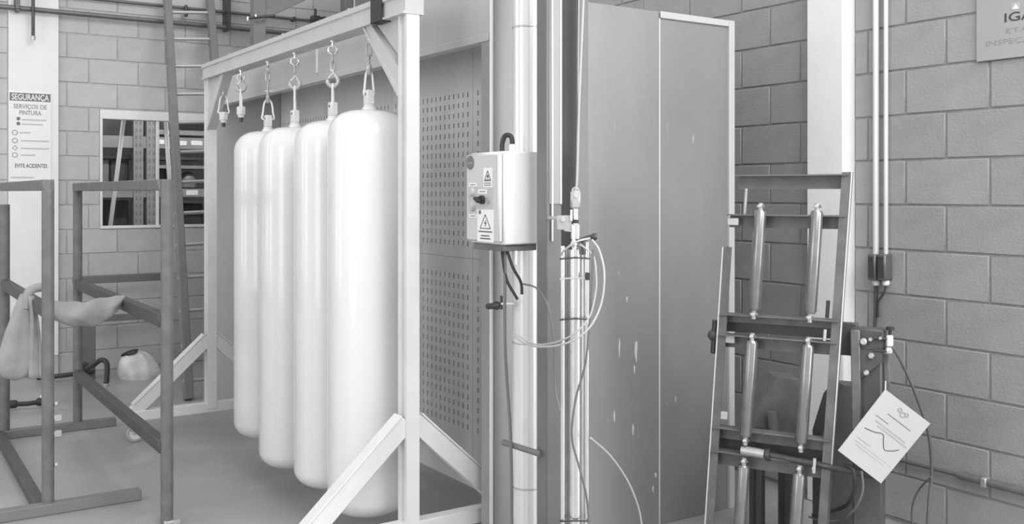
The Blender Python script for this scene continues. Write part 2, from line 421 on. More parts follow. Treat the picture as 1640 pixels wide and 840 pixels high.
# ================================================================ HOOKS AND SLINGS
def hook_set(y, zl, style, label, lean=0.0, lug_empty=False):
    """eye bolt under the beam, hook, wire sling down to height zl (the hole of the lug)"""
    yx, zx = Vector((0, 1, 0)), Vector((0, 0, 1)); xx = Vector((1, 0, 0))
    t = thing('lifting_hook', (FX, y, ZB0), label, 'hook', 'hooks hanging under the frame beam')
    ca, cb = ((xx*0.35+yx*0.94), (xx*0.94-yx*0.35)) if style % 2 else ((xx*0.85-yx*0.53), (xx*0.5+yx*0.85))
    ca.normalize(); cb.normalize()
    e = MB().lathe([(0.014, -0.008), (0.014, 0)], (FX, y, ZB0), 10); e.rod((FX, y, ZB0-0.03), (FX, y, ZB0+0.002), 0.006)
    zr = ZB0-0.045; e.ring((FX, y, zr), ca, zx, 0.019, 0.0055); e.build('eye_bolt', 'steel_bright', t)
    zh = zl+ (0.115 if style != 2 else 0.15)   # hook bowl height
    # link between eye and hook
    k = MB(); top = zr-0.019; bot = zh+0.05
    n = max(1, round((top-bot)/0.045)); 
    for i in range(n):
        a = top-(top-bot)*i/n+0.006; b = top-(top-bot)*(i+1)/n-0.006; ax = cb if i % 2 == 0 else ca
        hw = 0.010
        k.tube([Vector((FX, y, 0))+ax*(hw*math.cos(q))+zx*((a+b)/2+((a-b)/2-hw)*(1 if math.sin(q) > 0 else -1)+hw*math.sin(q)) for q in [2*PI*j/14+0.01 for j in range(14)]], 0.004, 6, closed=True)
    k.build('chain_link', 'zinc', t)
    h = MB(); c = Vector((FX, y, zh)); R = 0.024
    pts = [c+zx*0.055]+[c+zx*0.04+ca*0.002]+[c+ca*(-R*math.cos(q))*-1+zx*(-R*math.sin(q)) for q in [(-0.5)+(PI+0.9)*j/14 for j in range(15)]]
    h.tube(pts, [0.005, 0.007]+[0.0085+0.003*math.sin(PI*j/14) for j in range(14)]+[0.004], 8)
    ho = h.build('hook', 'zinc', t)
    MB().bar(c+zx*0.035, c+ca*-0.022+zx*0.012, 0.004, 0.006).build('safety_latch', 'steel_bright', ho)
    MB().rod(c+zx*0.03-cb*0.016+ca*0.0, c+zx*0.03+cb*0.032, 0.0035, 8).build('hook_pin', 'steel_bright', ho)
    # wire sling: a loop from the hook bowl through the lug
    sp = 0.018 if style in (0, 3) else (0.026 if style == 1 else 0.012)
    zc = zh-R
    lo = [Vector((FX, y, zc+0.012))-cb*0.005, Vector((FX, y, zc-0.012))-cb*sp*0.75, Vector((FX, y, zl+0.03))-cb*sp, Vector((FX, y, zl))-cb*sp*1.15,
          Vector((FX, y, zl-0.003)), Vector((FX, y, zl))+cb*sp*1.15, Vector((FX, y, zl+0.03))+cb*sp, Vector((FX, y, zc-0.012))+cb*sp*0.75, Vector((FX, y, zc+0.012))+cb*0.005]
    MB().tube(smooth_path(lo, 4), 0.0048, 6).build('wire_sling', 'label_white', t)
    if style == 2:
        b = MB()
        for zz in (zh-0.04, zh-0.07): b.lathe([(0.012, -0.006), (0.012, 0.006)], (FX, y, zz), 10, ca)
        b.build('wire_clip', 'zinc', t)
    if lug_empty:
        q = MB().box((FX, y, zl-0.022), (0.034, 0.042, 0.05), Matrix.Rotation(0.4, 3, 'Z'), 0.005); q.lathe([(0.016, zl-0.06), (0.018, zl-0.046)], (FX, y, 0), 14)
        q.build('screw_lug', 'frame_white', t)
        MB().lathe([(0.010, zl-0.085), (0.012, zl-0.06)], (FX, y, 0), 12).build('thread', 'dark_metal', t)
    return t
cn = ['the nearest', 'the second nearest', 'the third nearest', 'the farthest']
for i, (y, zt, zb) in enumerate(CYL):
    hook_set(y, zt+0.068, [3, 0, 2, 1][i], f'zinc lifting hook and wire sling holding {cn[i]} white cylinder', 0)
hook_set(on_x(386, 118, FX).y, 1.955, 0, 'empty lifting hook with white screw lug, beside the farthest cylinder', 0, True)
hook_set(on_x(358, 140, FX).y, 1.945, 1, 'empty lifting hook with white screw lug, next to the far frame post', 0, True)

# ================================================================ PAINT BOOTH
BX, BY0, BY1, BXB, BXE = 2.07, 3.28, 6.9, 2.54, 3.40
HZ0, HZ1, BT = 2.072, 2.385, 2.272
bo = thing('paint_booth', (BX, BY0, 0), 'grey sheet metal paint booth with open front, perforated back and plain side', 'booth')
MB().span((BX, BY0+0.004, HZ0), (BX+0.05, BY1, HZ1), 0.004).build('header', 'booth_sheet', bo)
MB().span((BX-0.006, BY0+0.02, HZ0-0.0), (BX, BY1, HZ0+0.03), 0.002).build('header_lip', 'booth_sheet', bo)
nm = on_x(508, 100, BX).y
MB().span((BX-0.004, nm, HZ0+0.03), (BX, nm+0.9, HZ0+0.215), 0.0015).build('header_plate', 'booth_sheet', bo)
MB().span((BX-0.008, nm-0.012, HZ0+0.05), (BX, nm+0.004, HZ1-0.09), 0.001).build('header_joint', 'bright_edge', bo)
SX = 2.943
MB().span((BX+0.006, BY0, 0), (SX-0.0015, BY0+0.03, BT), 0.002).build('side_panel', 'booth_side', bo)
MB().span((SX+0.0015, BY0, 0), (BXE-0.03, BY0+0.03, BT-0.004), 0.002).build('side_panel', 'booth_side', bo)
MB().span((BXE-0.036, BY0-0.012, 0), (BXE, BY0+0.03, BT), 0.002).build('corner_flange', 'booth_sheet', bo)
MB().span((SX, BY0-0.010, BT-0.03), (BXE-0.036, BY0+0.0, BT), 0.002).build('top_flange', 'booth_sheet', bo)
MB().span((SX-0.003, BY0-0.004, 0), (SX+0.0015, BY0+0.004, BT-0.03), 0.001).build('seam_strip', 'bright_edge', bo)
MB().span((BX+0.006, BY0+0.03, BT-0.02), (BXE, BY1, BT), 0).build('roof', 'booth_sheet', bo)
MB().span((BXE-0.03, BY0+0.03, 0), (BXE, BY1, BT-0.02), 0).build('end_panel', 'booth_sheet', bo)
for (x, y, w_, h_) in ((1019, 566, 0.016, 0.10), (1016, 592, 0.010, 0.035), (1014, 690, 0.012, 0.05), (1050, 762, 0.014, 0.022), (992, 560, 0.010, 0.08), (1046, 784, 0.010, 0.03), (984, 668, 0.010, 0.05), (1082, 640, 0.008, 0.03), (1004, 480, 0.008, 0.025)):
    c_ = on_y(x, y, BY0); ou = []
    for k in range(12):
        a_ = 2*PI*k/12; q_ = 0.75+0.5*random.random()
        ou.append((c_.x+w_*0.5*q_*math.cos(a_)*(0.6+0.4*(math.sin(a_) > 0)), BY0, c_.z+h_*0.5*q_*math.sin(a_)))
    MB().prism(ou, (0, -0.0008, 0)).build('paint_drip', 'label_grey', bo, smooth=False)
# front jamb: channel with a bright edge
MB().span((BX-0.006, BY0+0.008, 0), (BX+0.045, BY0+0.075, HZ0-0.001), 0.003).build('jamb', 'post_light', bo)
MB().span((BX-0.010, BY0-0.004, 0), (BX+0.004, BY0+0.008, HZ1+0.1), 0.003).build('jamb_edge', 'bright_edge', bo)
MB().span((BX, BY1, 0), (BXE, BY1+0.03, HZ1), 0.003).build('far_panel', 'booth_sheet', bo)
MB().span((BXB+0.04, BY0+0.03, 0), (BXB+0.05, BY1, BT-0.02), 0).build('back_plate', 'slot_dark', bo)
def perforated(y0, y1, z0, z1, za, zb):
    """sheet with real vertical slots between za and zb"""
    m = MB(); cw, chh = 0.047, 0.05; ny = int((y1-y0-0.02)/cw); nz = int((zb-za)/chh)
    ya = y0+((y1-y0)-ny*cw)/2; yb = ya+ny*cw; zb = za+nz*chh; X = BXB
    def quad(a, b, c, d): m.add([(X, a, c), (X, b, c), (X, b, d), (X, a, d)], [(0, 1, 2, 3)])
    quad(y0, y1, z0, za); quad(y0, y1, zb, z1); quad(y0, ya, za, zb); quad(yb, y1, za, zb)
    for i in range(ny):
        a = ya+i*cw; s0 = a+cw*0.38; s1 = a+cw*0.60; quad(a, s0, za, zb); quad(s1, a+cw, za, zb)
        for j in range(nz):
            c = za+j*chh; quad(s0, s1, c, c+chh*0.22); quad(s0, s1, c+chh*0.72, c+chh)
            X0 = X; q0, q1 = c+chh*0.22, c+chh*0.72        # turned-in edges of the slot
            m.add([(X, s0, q0), (X+0.006, s0, q0), (X+0.006, s0, q1), (X, s0, q1)], [(0, 1, 2, 3)])
            m.add([(X, s1, q0), (X+0.006, s1, q0), (X+0.006, s1, q1), (X, s1, q1)], [(0, 1, 2, 3)])
    return m
n = 4; seg = (BY1-BY0-0.035)/n
for i in range(n):
    a = BY0+0.03+i*seg
    for (z0, z1, za, zb) in ((1.141, BT-0.02, 1.19, 2.02), (0.0, 1.1395, 0.27, 1.10)):
        perforated(a+0.001, a+seg-0.001, z0, z1, za, zb).build('perforated_sheet', 'booth_inner', bo, smooth=False)

# ================================================================ TUBES AND POSTS BESIDE THE BOOTH
dx, dy = 2.124, 3.118
du = thing('round_duct', (dx, dy, 0), 'tall bright galvanised round pipe standing behind the control box', 'pipe')
MB().tube([(dx, dy, 0), (dx, dy, 2.9)], 0.056, 40).build('pipe', 'galvanised', du)
for z in (0.35, 0.9, 1.62, 2.1): MB().lathe([(0.057, -0.004), (0.058, 0), (0.057, 0.004)], (dx, dy, z), 40).build('seam_ring', 'zinc', du)
pa = thing('square_post', (2.03, 2.85, 0), 'slim dark grey square post right of the bright round pipe', 'post')
MB().span((2.002, 2.816, 0), (2.068, 2.878, 3.0), 0.003).build('tube', 'post_grey', pa)
MB().span((1.99, 2.806, 0), (2.08, 2.888, 0.012)).build('base_plate', 'post_grey', pa)
MB().span((2.012, 2.812, 1.43), (2.066, 2.817, 2.215), 0.001).build('cover_strip', 'post_light', pa)
MB().span((2.056, 2.809, 1.43), (2.064, 2.817, 2.20), 0.001).build('bright_edge', 'bright_edge', pa)  # pale strip in place of the bright reflection along the shiny post
MB().tube(smooth_path([(2.022, 2.809, 1.30), (2.022, 2.809, 1.8), (2.020, 2.808, 2.2)], 4), 0.0035, 8).build('wire', 'bright_edge', pa)  # pale tube imitating a white reflection streak on the shiny post
pb = thing('channel_column', (2.14, 2.85, 0), 'wide dark grey steel column behind the pneumatic cylinder', 'column')
MB().prism([(2.123, 2.793, 0), (2.168, 2.793, 0), (2.168, 2.90, 0), (2.123, 2.90, 0), (2.123, 2.892, 0), (2.158, 2.892, 0), (2.158, 2.801, 0), (2.123, 2.801, 0)], (0, 0, 3.0)).build('channel', 'post_grey', pb, smooth=False)
MB().span((2.121, 2.80, 0), (2.127, 2.893, 3.0), 0.001).build('web_plate', 'post_grey', pb)
MB().span((2.10, 2.78, 0), (2.19, 2.91, 0.012)).build('base_plate', 'post_grey', pb)

# arm and clamp by the jamb
m = MB().rod(at_depth(806, 709, 3.62), at_depth(866, 728, 3.47), 0.011)
ar = m.build('stay_arm', 'post_grey', org=at_depth(806, 709, 3.62)); tag(ar, 'short grey round stay arm low down across the bright pipe', 'bracket')
cl = thing('toggle_clamp', at_depth(798, 490, 3.72), 'small dark clamp on the booth jamb below the control box', 'clamp')
MB().rod(at_depth(782, 491, 3.79), at_depth(798, 490, 3.70), 0.012).lathe([(0.014, -0.012), (0.017, 0), (0.014, 0.012)], at_depth(795, 490, 3.71), 12, RT).build('screw', 'dark_metal', cl)
MB().rod(at_depth(803, 474, 3.68), at_depth(803, 496, 3.68), 0.005).build('handle', 'dark_metal', cl)
MB().rod(at_depth(803, 487, 3.68), at_depth(823, 487, 3.60), 0.004).build('white_tie', 'label_white', cl)

# ================================================================ CONTROL BOX
ex0, ex1, ey0, ey1 = 1.897, 2.066, 2.945, 3.178
ez0, ez1 = on_y(805, 393, ey0).z, on_y(805, 242, ey0).z
eb = thing('control_box', (ex1, (ey0+ey1)/2, ez0), 'pale grey electrical control box with warning stickers on the bright pipe', 'control box')
MB().span((ex0+0.012, ey0, ez0), (ex1, ey1, ez1), 0.005).build('body', 'box_enamel', eb)
do = MB().span((ex0-0.008, ey0+0.006, ez0+0.008), (ex0+0.011, ey1-0.001, ez1-0.006), 0.006).build('door', 'box_door', eb)
MB().span((ex0+0.02, ey0+0.015, ez0-0.024), (ex1-0.005, ey1-0.008, ez0), 0.003).build('gland_plate', 'post_grey', eb)
DXF = ex0-0.0085
EH, EW = ez1-ez0, ey1-ey0
def dpt(u, v, o=0.0): return Vector((DXF-o, ey1-u*EW, ez1-v*EH))      # u 0..1 left->right on the door, v 0..1 downwards
def sticker(u0, u1, v0, v1, m='label_white', name='sticker', th=0.001):
    return MB().span(dpt(u0, v0, 0), dpt(u1, v1, th), 0).build(name, m, do)
dr, duv = Vector((0, -1, 0)), Vector((0, 0, 1))
sticker(0.54, 0.80, 0.175, 0.385); sticker(0.36, 0.84, 0.625, 0.975)
sticker(0.10, 0.34, 0.335, 0.375); sticker(0.38, 0.64, 0.405, 0.455); sticker(0.10, 0.34, 0.68, 0.72)
sticker(0.08, 0.80, 0.385, 0.625, 'label_grey', 'switch_plate', 0.0006)
def tri(cu, cv, wdt, hgt):
    m = MB(); o = 0.0016
    A, B, D = dpt(cu, cv-hgt/2, o), dpt(cu+wdt/2, cv+hgt/2, o), dpt(cu-wdt/2, cv+hgt/2, o)
    for a, b in ((A, B), (B, D), (D, A)): m.bar(a, b, 0.0028, 0.0008, up=(1, 0, 0), ch=0)
    m.bar(dpt(cu+0.015, cv-hgt*0.08, o), dpt(cu-0.025, cv+hgt*0.16, o), 0.003, 0.0008, up=(1, 0, 0), ch=0)
    m.bar(dpt(cu-0.025, cv+hgt*0.14, o), dpt(cu+0.03, cv+hgt*0.10, o), 0.003, 0.0008, up=(1, 0, 0), ch=0)
    m.bar(dpt(cu+0.03, cv+hgt*0.10, o), dpt(cu-0.01, cv+hgt*0.36, o), 0.003, 0.0008, up=(1, 0, 0), ch=0)
    return m.build('warning_triangle', 'ink', do)
tri(0.67, 0.255, 0.17, 0.10); tri(0.60, 0.755, 0.30, 0.15)
def lines(rows, m='ink_soft', hh=0.012):
    b = MB()
    for (u0, u1, v) in rows: b.span(dpt(u0, v-hh/2, 0.001), dpt(u1, v+hh/2, 0.0016), 0)
    return b.build('print_lines', m, do)
lines([(0.57, 0.77, 0.315), (0.57, 0.77, 0.34), (0.57, 0.77, 0.362)]); lines([(0.40, 0.80, 0.865), (0.47, 0.72, 0.91), (0.45, 0.75, 0.94)], 'ink')
lines([(0.15, 0.30, 0.355), (0.15, 0.30, 0.70), (0.43, 0.60, 0.43)])
MB().rod(dpt(0.14, 0.11, 0), dpt(0.14, 0.11, 0.002), 0.026, 24).build('round_emblem', 'ink_band', do)
MB().span(dpt(0.06, 0.105, 0.0018), dpt(0.22, 0.125, 0.0024), 0).build('emblem_mark', 'ink_soft', do)
MB().rod(dpt(0.44, 0.655, 0.001), dpt(0.44, 0.655, 0.002), 0.008, 16).build('round_emblem', 'ink_band', do)
sw = MB().rod(dpt(0.53, 0.52, 0), dpt(0.53, 0.52, 0.012), 0.016, 20); sw.box(dpt(0.50, 0.52, 0.020), (0.022, 0.030, 0.012), Matrix.Rotation(0.5, 3, 'X'), 0.002)
sw.build('rotary_switch', 'black_rubber', do)
MB().rod(dpt(0.68, 0.525, 0), dpt(0.68, 0.525, 0.006), 0.013, 16).build('lock', 'zinc', do)
for u, v in ((0.22, 0.435), (0.22, 0.60)): MB().lathe([(0.017, 0), (0.017, 0.006), (0.012, 0.013)], dpt(u, v, 0), 20, (-1, 0, 0)).build('indicator_lamp', 'label_grey', do)
for z in (ez0+0.05, ez1-0.05): MB().box((ex1-0.001, ey0-0.003, z), (0.012, 0.006, 0.012)).build('side_screw', 'zinc', eb)
MB().lathe([(0.013, 0), (0.013, 0.02), (0.010, 0.028)], (ex0+0.08, ey0+0.05, ez1), 14).build('cable_gland', 'label_white', eb)
m = MB().tube(smooth_path([(ex0+0.08, ey0+0.05, ez1+0.02), (ex0+0.078, ey0+0.055, ez1+0.055), (ex0+0.062, ey0+0.07, ez1+0.06), (ex0+0.055, ey0+0.08, ez1+0.03), (ex0+0.055, ey0+0.08, ez1-0.002)], 5), 0.009, 10)
m.build('cable_loop', 'black_rubber', eb)
b0 = Vector((ex0+0.05, ey0+0.05, ez0-0.02))
for pts in ([(804, 402), (806, 420), (812, 450), (829, 480)], [(812, 402), (822, 430), (834, 452), (836, 472)], [(809, 402), (809, 560), (818, 705), (820, 880)]):
    MB().tube(smooth_path([at_depth(x, y, 3.56) for x, y in pts], 5), 0.0055, 8).build('hanging_cable', 'black_rubber' if pts[-1][1] < 500 else 'post_grey', eb)
MB().rod(at_depth(827, 402, 3.55), at_depth(827, 424, 3.55), 0.006).build('white_gland', 'label_white', eb)

# ================================================================ PNEUMATIC CYLINDER
px, py = 2.022, 2.68
ZP = FW.dot(Vector((px, py, 0)))
def zp(y): return EYE-(y-HOR)/F_PX*ZP
pc = thing('pneumatic_cylinder', (px, py, 0), 'upright pneumatic cylinder with shiny tie rods hanging from a cable', 'cylinder')
pcr = [RT*0.041+FW*-0.010, RT*-0.041+FW*-0.010, RT*0.030+FW*0.03, RT*-0.030+FW*0.03]
P0 = Vector((px, py, 0))
MB().tube([P0+RT*0.002+Vector((0, 0, 0.0)), P0+RT*0.002+Vector((0, 0, zp(400)))], 0.020, 28).build('barrel', 'steel_bright', pc)
MB().tube([P0-RT*0.018+FW*0.022, P0-RT*0.018+FW*0.022+Vector((0, 0, zp(400)))], 0.014, 20).build('guide_tube', 'steel_tube', pc)
MB().tube([P0+RT*0.022+FW*0.022, P0+RT*0.022+FW*0.022+Vector((0, 0, zp(395)))], 0.012, 20).build('guide_tube', 'zinc', pc)
for k, c in enumerate(pcr[:2]): MB().rod(P0+c, P0+c+Vector((0, 0, zp(388+6*k))), 0.0075, 14).build('tie_rod', 'steel_bright', pc)
MB().box(P0+Vector((0, 0, 0.03)), (0.1, 0.1, 0.06), Matrix.Rotation(-YAW, 3, 'Z')).build('lower_cap', 'zinc', pc)
cp_ = MB().lathe([(0.010, zp(398)), (0.016, zp(392)), (0.010, zp(385))], P0, 16); cp_.rod(P0+Vector((0, 0, zp(400))), P0+Vector((0, 0, zp(372))), 0.010)
cp_.lathe([(0.017, zp(383)), (0.017, zp(361)), (0.013, zp(359))], P0+RT*0.004, 18)
cp_.rod(P0+RT*0.004+Vector((0, 0, zp(362))), P0+RT*0.004+Vector((0, 0, zp(334))), 0.009); cp_.build('piston_rod', 'steel_bright', pc)
MB().lathe([(0.0095, zp(358)), (0.0095, zp(352))], P0+RT*0.004, 14).build('rod_seal', 'black_rubber', pc)
clv = MB().box(P0+RT*0.003+Vector((0, 0, zp(320))), (0.034, 0.03, 0.062), Matrix.Rotation(-YAW, 3, 'Z'), 0.006)
co = clv.build('clevis', 'zinc', pc)
MB().rod(P0+RT*0.003-FW*0.020+Vector((0, 0, zp(314))), P0+RT*0.003+FW*0.020+Vector((0, 0, zp(314))), 0.006).build('clevis_pin', 'steel_bright', co)
MB().rod(P0-RT*0.012-FW*0.012+Vector((0, 0, zp(336))), P0-RT*0.012-FW*0.012+Vector((0, 0, zp(354))), 0.004).build('split_pin', 'steel_bright', pc)
bk = MB().box(P0-RT*0.036+Vector((0, 0, zp(357))), (0.05, 0.008, 0.050), Matrix.Rotation(-YAW, 3, 'Z'), 0.002); bk.bar(P0-RT*0.036+Vector((0, 0, zp(369))), P0+RT*0.004+Vector((0, 0, zp(371))), 0.02, 0.006)
bk.bar(P0-RT*0.055+FW*0.004+Vector((0, 0, zp(350))), P0-RT*0.085+FW*0.10+Vector((0, 0, zp(350))), 0.012, 0.012)
bo2 = bk.build('side_bracket', 'zinc', pc)
MB().lathe([(0.007, 0), (0.007, 0.006)], P0-RT*0.040-FW*0.004+Vector((0, 0, zp(352))), 12, -FW).build('bracket_bolt', 'steel_bright', bo2)
for y, m_ in ((414, 'black_rubber'), (446, 'label_grey'), (511, 'black_rubber'), (832, 'black_rubber')):
    lp = [P0+RT*0.05-FW*0.022, P0+RT*0.0-FW*0.030, P0-RT*0.05-FW*0.022, P0-RT*0.044+FW*0.046, P0+RT*0.044+FW*0.046]
    MB().tube([q+Vector((0, 0, zp(y)+0.004*math.sin(i*1.7))) for i, q in enumerate(lp)], 0.0028, 6, closed=True).build('tie_band', m_, pc)
MB().box(P0+RT*0.042-FW*0.024+Vector((0, 0, zp(442))), (0.016, 0.014, 0.026), Matrix.Rotation(-YAW, 3, 'Z')).build('sensor', 'dark_metal', pc)
va = MB().rod(P0+RT*0.012-FW*0.01+Vector((0, 0, zp(386))), P0+RT*0.062-FW*0.02+Vector((0, 0, zp(378))), 0.008).lathe([(0.010, 0), (0.013, 0.008), (0.010, 0.016)], P0+RT*0.058-FW*0.02+Vector((0, 0, zp(379))), 12, RT)
va.rod(P0+RT*0.028-FW*0.015+Vector((0, 0, zp(408))), P0+RT*0.028-FW*0.015+Vector((0, 0, zp(388))), 0.007).build('air_fitting', 'dark_metal', pc)
# cable above
rope = MB().tube(smooth_path([P0+RT*0.002+Vector((0, 0, zp(306))), at_depth(924, 290, ZP), at_depth(927, 180, ZP), at_depth(931, 80, ZP), at_depth(935, -20, ZP), at_depth(938, -150, ZP)], 5), 0.0042, 8)
rope.ring(P0+RT*0.003+Vector((0, 0, zp(306))), RT, (0, 0, 1), 0.011, 0.003)
tag(rope.build('hoist_cable', 'hose_clear', org=P0+Vector((0, 0, zp(300)))), 'thin pale hoist cable rising from the pneumatic cylinder clevis', 'cable')
r2 = MB().tube(smooth_path([at_depth(926, 190, 3.46), at_depth(926, 90, 3.46), at_depth(927, -10, 3.46), at_depth(927, -120, 3.46)], 4), 0.0022, 6)
tag(r2.build('thin_wire', 'zinc', org=at_depth(926, 190, 3.46)), 'very thin wire running up the dark column beside the hoist cable', 'wire')
def hose(pts, r, m, label, d=None):
    P = [at_depth(*p_) if len(p_) == 3 else at_depth(p_[0], p_[1], d) for p_ in pts]
    return tag(MB().tube(smooth_path(P, 6), r, 8).build('air_hose', m, org=P[0]), label, 'hose', None)
hose([(822, 537, 3.50), (840, 550, 3.42), (866, 556, 3.30), (905, 551, 3.20), (940, 530, 3.18), (962, 490, 3.2), (968, 440, 3.22), (960, 402, 3.25), (948, 384, 3.26)], 0.0034, 'hose_clear', 'outermost pale air hose looping right of the pneumatic cylinder')
hose([(822, 532, 3.50), (850, 550, 3.40), (880, 551, 3.28), (915, 538, 3.20), (943, 510, 3.2), (954, 470, 3.22), (955, 440, 3.23), (950, 410, 3.25), (930, 392, 3.26)], 0.003, 'hose_clear', 'inner pale air hose looping just inside the outermost one')
hose([(838, 455, 3.46), (858, 461, 3.42), (873, 480, 3.36), (882, 510, 3.34), (888, 560, 3.33), (889, 620, 3.33), (897, 660, 3.3)], 0.0036, 'hose_grey', 'grey air hose bending down in front of the dark square post')
hose([(950, 400, 3.25), (945, 500, 3.22), (938, 580, 3.20), (922, 640, 3.2), (916, 700, 3.2), (928, 750, 3.2), (940, 800, 3.2), (944, 860, 3.2)], 0.0036, 'hose_grey', 'grey hose winding down over the pneumatic cylinder barrel')
hose([(898, 410, 3.25), (905, 400, 3.22), (925, 387, 3.2), (945, 382, 3.21)], 0.0034, 'hose_clear', 'short pale hose arching over the top of the pneumatic cylinder')
hose([(946, 702, 3.3), (975, 728, 3.4), (1000, 762, 3.5), (1016, 795, 3.55), (1026, 830, 3.6), (1030, 880, 3.65)], 0.0036, 'hose_clear', 'pale hose drooping across the booth side panel towards the floor')

# ================================================================ ROLLER RACK
e = (RT*0.872-FW*0.489); nrm = Vector((-e.y, e.x, 0))           # bar direction; nrm points away from the camera side
if nrm.dot(FW) < 0: nrm = -nrm
RO = at_depth(1250, 560, 3.80); RO.z = 0
SH = 0.066                                                       # sideways rake of the uprights
def rk(a, z, dpt_=0.0): return RO+e*(a+SH*(z-0.86))+nrm*dpt_+Vector((0, 0, z))
rr = thing('roller_rack', RO, 'raked grey angle iron rack holding two columns of upright steel rollers', 'roller rack')
RM = Matrix((e, nrm, Vector((0, 0, 1)))).transposed()
def zr_(y, d=3.8): return EYE-(y-HOR)/F_PX*d
AL, AR = -0.2445, 0.219
def stile(a, z0, z1, name='stile'):
    s = 1 if a < 0 else -1
    m = MB().prism([rk(a, z0, -0.02), rk(a+s*0.032, z0, -0.02), rk(a+s*0.032, z0, -0.014), rk(a+s*0.006, z0, -0.014), rk(a+s*0.006, z0, 0.03), rk(a, z0, 0.03)], rk(a, z1)-rk(a, z0))
    return m
stile(AL, 0.0, zr_(398)).build('stile', 'rack_steel', rr, smooth=False)
MB().bar(rk(AL-0.002, 0.0, -0.022), rk(AL-0.002, zr_(398), -0.022), 0.004, 0.006, up=nrm).build('stile_edge', 'bright_edge', rr)
stile(AR, 0.0, zr_(277)).build('stile', 'rack_steel', rr, smooth=False)
MB().bar(rk(AR+0.003, 0.45, -0.018), rk(AR+0.003, zr_(277), -0.018), 0.004, 0.008, up=nrm).build('stile_edge', 'bright_edge', rr)
def cross(y0, y1, a0=AL+0.006, a1=AR-0.006, fl=True, dd=0.0, mt='rack_steel'):
    z0, z1 = zr_(y1), zr_(y0)
    m = MB().prism([rk(a0, z0, 0.02+dd), rk(a1, z0, 0.02+dd), rk(a1, z1, 0.02+dd), rk(a0, z1, 0.02+dd)], nrm*0.006)
    if fl: m.prism([rk(a0, z1-0.005, -0.03+dd), rk(a1, z1-0.005, -0.03+dd), rk(a1, z1-0.005, 0.02+dd), rk(a0, z1-0.005, 0.02+dd)], (0, 0, 0.005))
    return m.build('cross_bar', mt, rr, smooth=False)
cross(280, 303, a0=AL+0.03); cross(344, 366); cross(507, 522); cross(541, 564); cross(694, 716); cross(733, 760)
cross(524, 540, fl=False, dd=0.03, mt='rack_dark'); cross(714, 736, fl=False, dd=0.03, mt='rack_dark')
MB().rod(rk(AL+0.07, zr_(345), 0.0), rk(AL+0.07, zr_(302), 0.0), 0.006).build('spacer_rod', 'zinc', rr)
for y, a in ((356, AL+0.03), (549, AL+0.045), (675, AL+0.035)):
    MB().box(rk(a, zr_(y), -0.012), (0.045, 0.012, 0.03), RM).build('clip', 'label_grey' if y > 600 else 'zinc', rr)
for y0, y1 in ((332, 503), (542, 708), (745, 880)):
    for a0 in (-0.105, 0.108):
        zt, zb = zr_(y0), zr_(y1); m = MB()
        m.tube([rk(a0, zb+0.012, -0.03), rk(a0, zb+0.022, -0.03), rk(a0, zt-0.022, -0.03), rk(a0, zt-0.012, -0.03)], [0.018, 0.0235, 0.0235, 0.018], 28)
        ro = m.build('roller', 'steel_tube', rr)
        MB().rod(rk(a0, zb-0.022, -0.03), rk(a0, zt+0.016, -0.03), 0.009).build('shaft', 'zinc', ro)
        for z in (zt+0.004, zb-0.004): MB().lathe([(0.015, -0.005), (0.016, 0), (0.012, 0.006)], rk(a0, z, -0.03), 6).build('nut', 'steel_bright', ro)
for a in (AL+0.03, AR-0.03): MB().box(rk(a, 0.006), (0.09, 0.09, 0.012), RM).build('foot', 'rack_steel', rr)
# horizontal axle at the lower bars
ax = MB().rod(rk(-0.10, zr_(728), -0.02), rk(-0.02, zr_(729), -0.02), 0.016).rod(rk(-0.02, zr_(729), -0.02), rk(0.12, zr_(733), -0.02), 0.013).rod(rk(0.12, zr_(733), -0.02), rk(0.40, zr_(742), -0.01), 0.013)
ax.lathe([(0.024, -0.008), (0.024, 0.008)], rk(-0.015, zr_(729), -0.02), 16, e)
ao = ax.build('axle', 'dark_metal', rr)
MB().rod(rk(-0.12, zr_(727), -0.02), rk(-0.03, zr_(729), -0.02), 0.018).build('axle_sleeve', 'zinc', ao)
MB().rod(rk(0.165, zr_(722), -0.05), rk(0.165, zr_(745), -0.05), 0.007).build('axle_pin', 'steel_bright', ao)
MB().rod(rk(0.165, zr_(505), 0.0), rk(0.165, zr_(478), 0.0), 0.007).build('threaded_stud', 'dark_metal', rr)
MB().rod(rk(0.165, zr_(540), -0.02), rk(0.165, zr_(522), -0.02), 0.007).build('threaded_stud', 'steel_bright', rr)
# dark knob on the left side
kb = MB().lathe([(0.010, 0), (0.022, 0.008), (0.024, 0.03), (0.012, 0.042)], rk(AL-0.002, zr_(545), 0.0), 14, -e)
kb.rod(rk(AL-0.02, zr_(520), 0.0), rk(AL-0.02, zr_(575), 0.0), 0.012); kb.build('side_knob', 'dark_metal', rr)
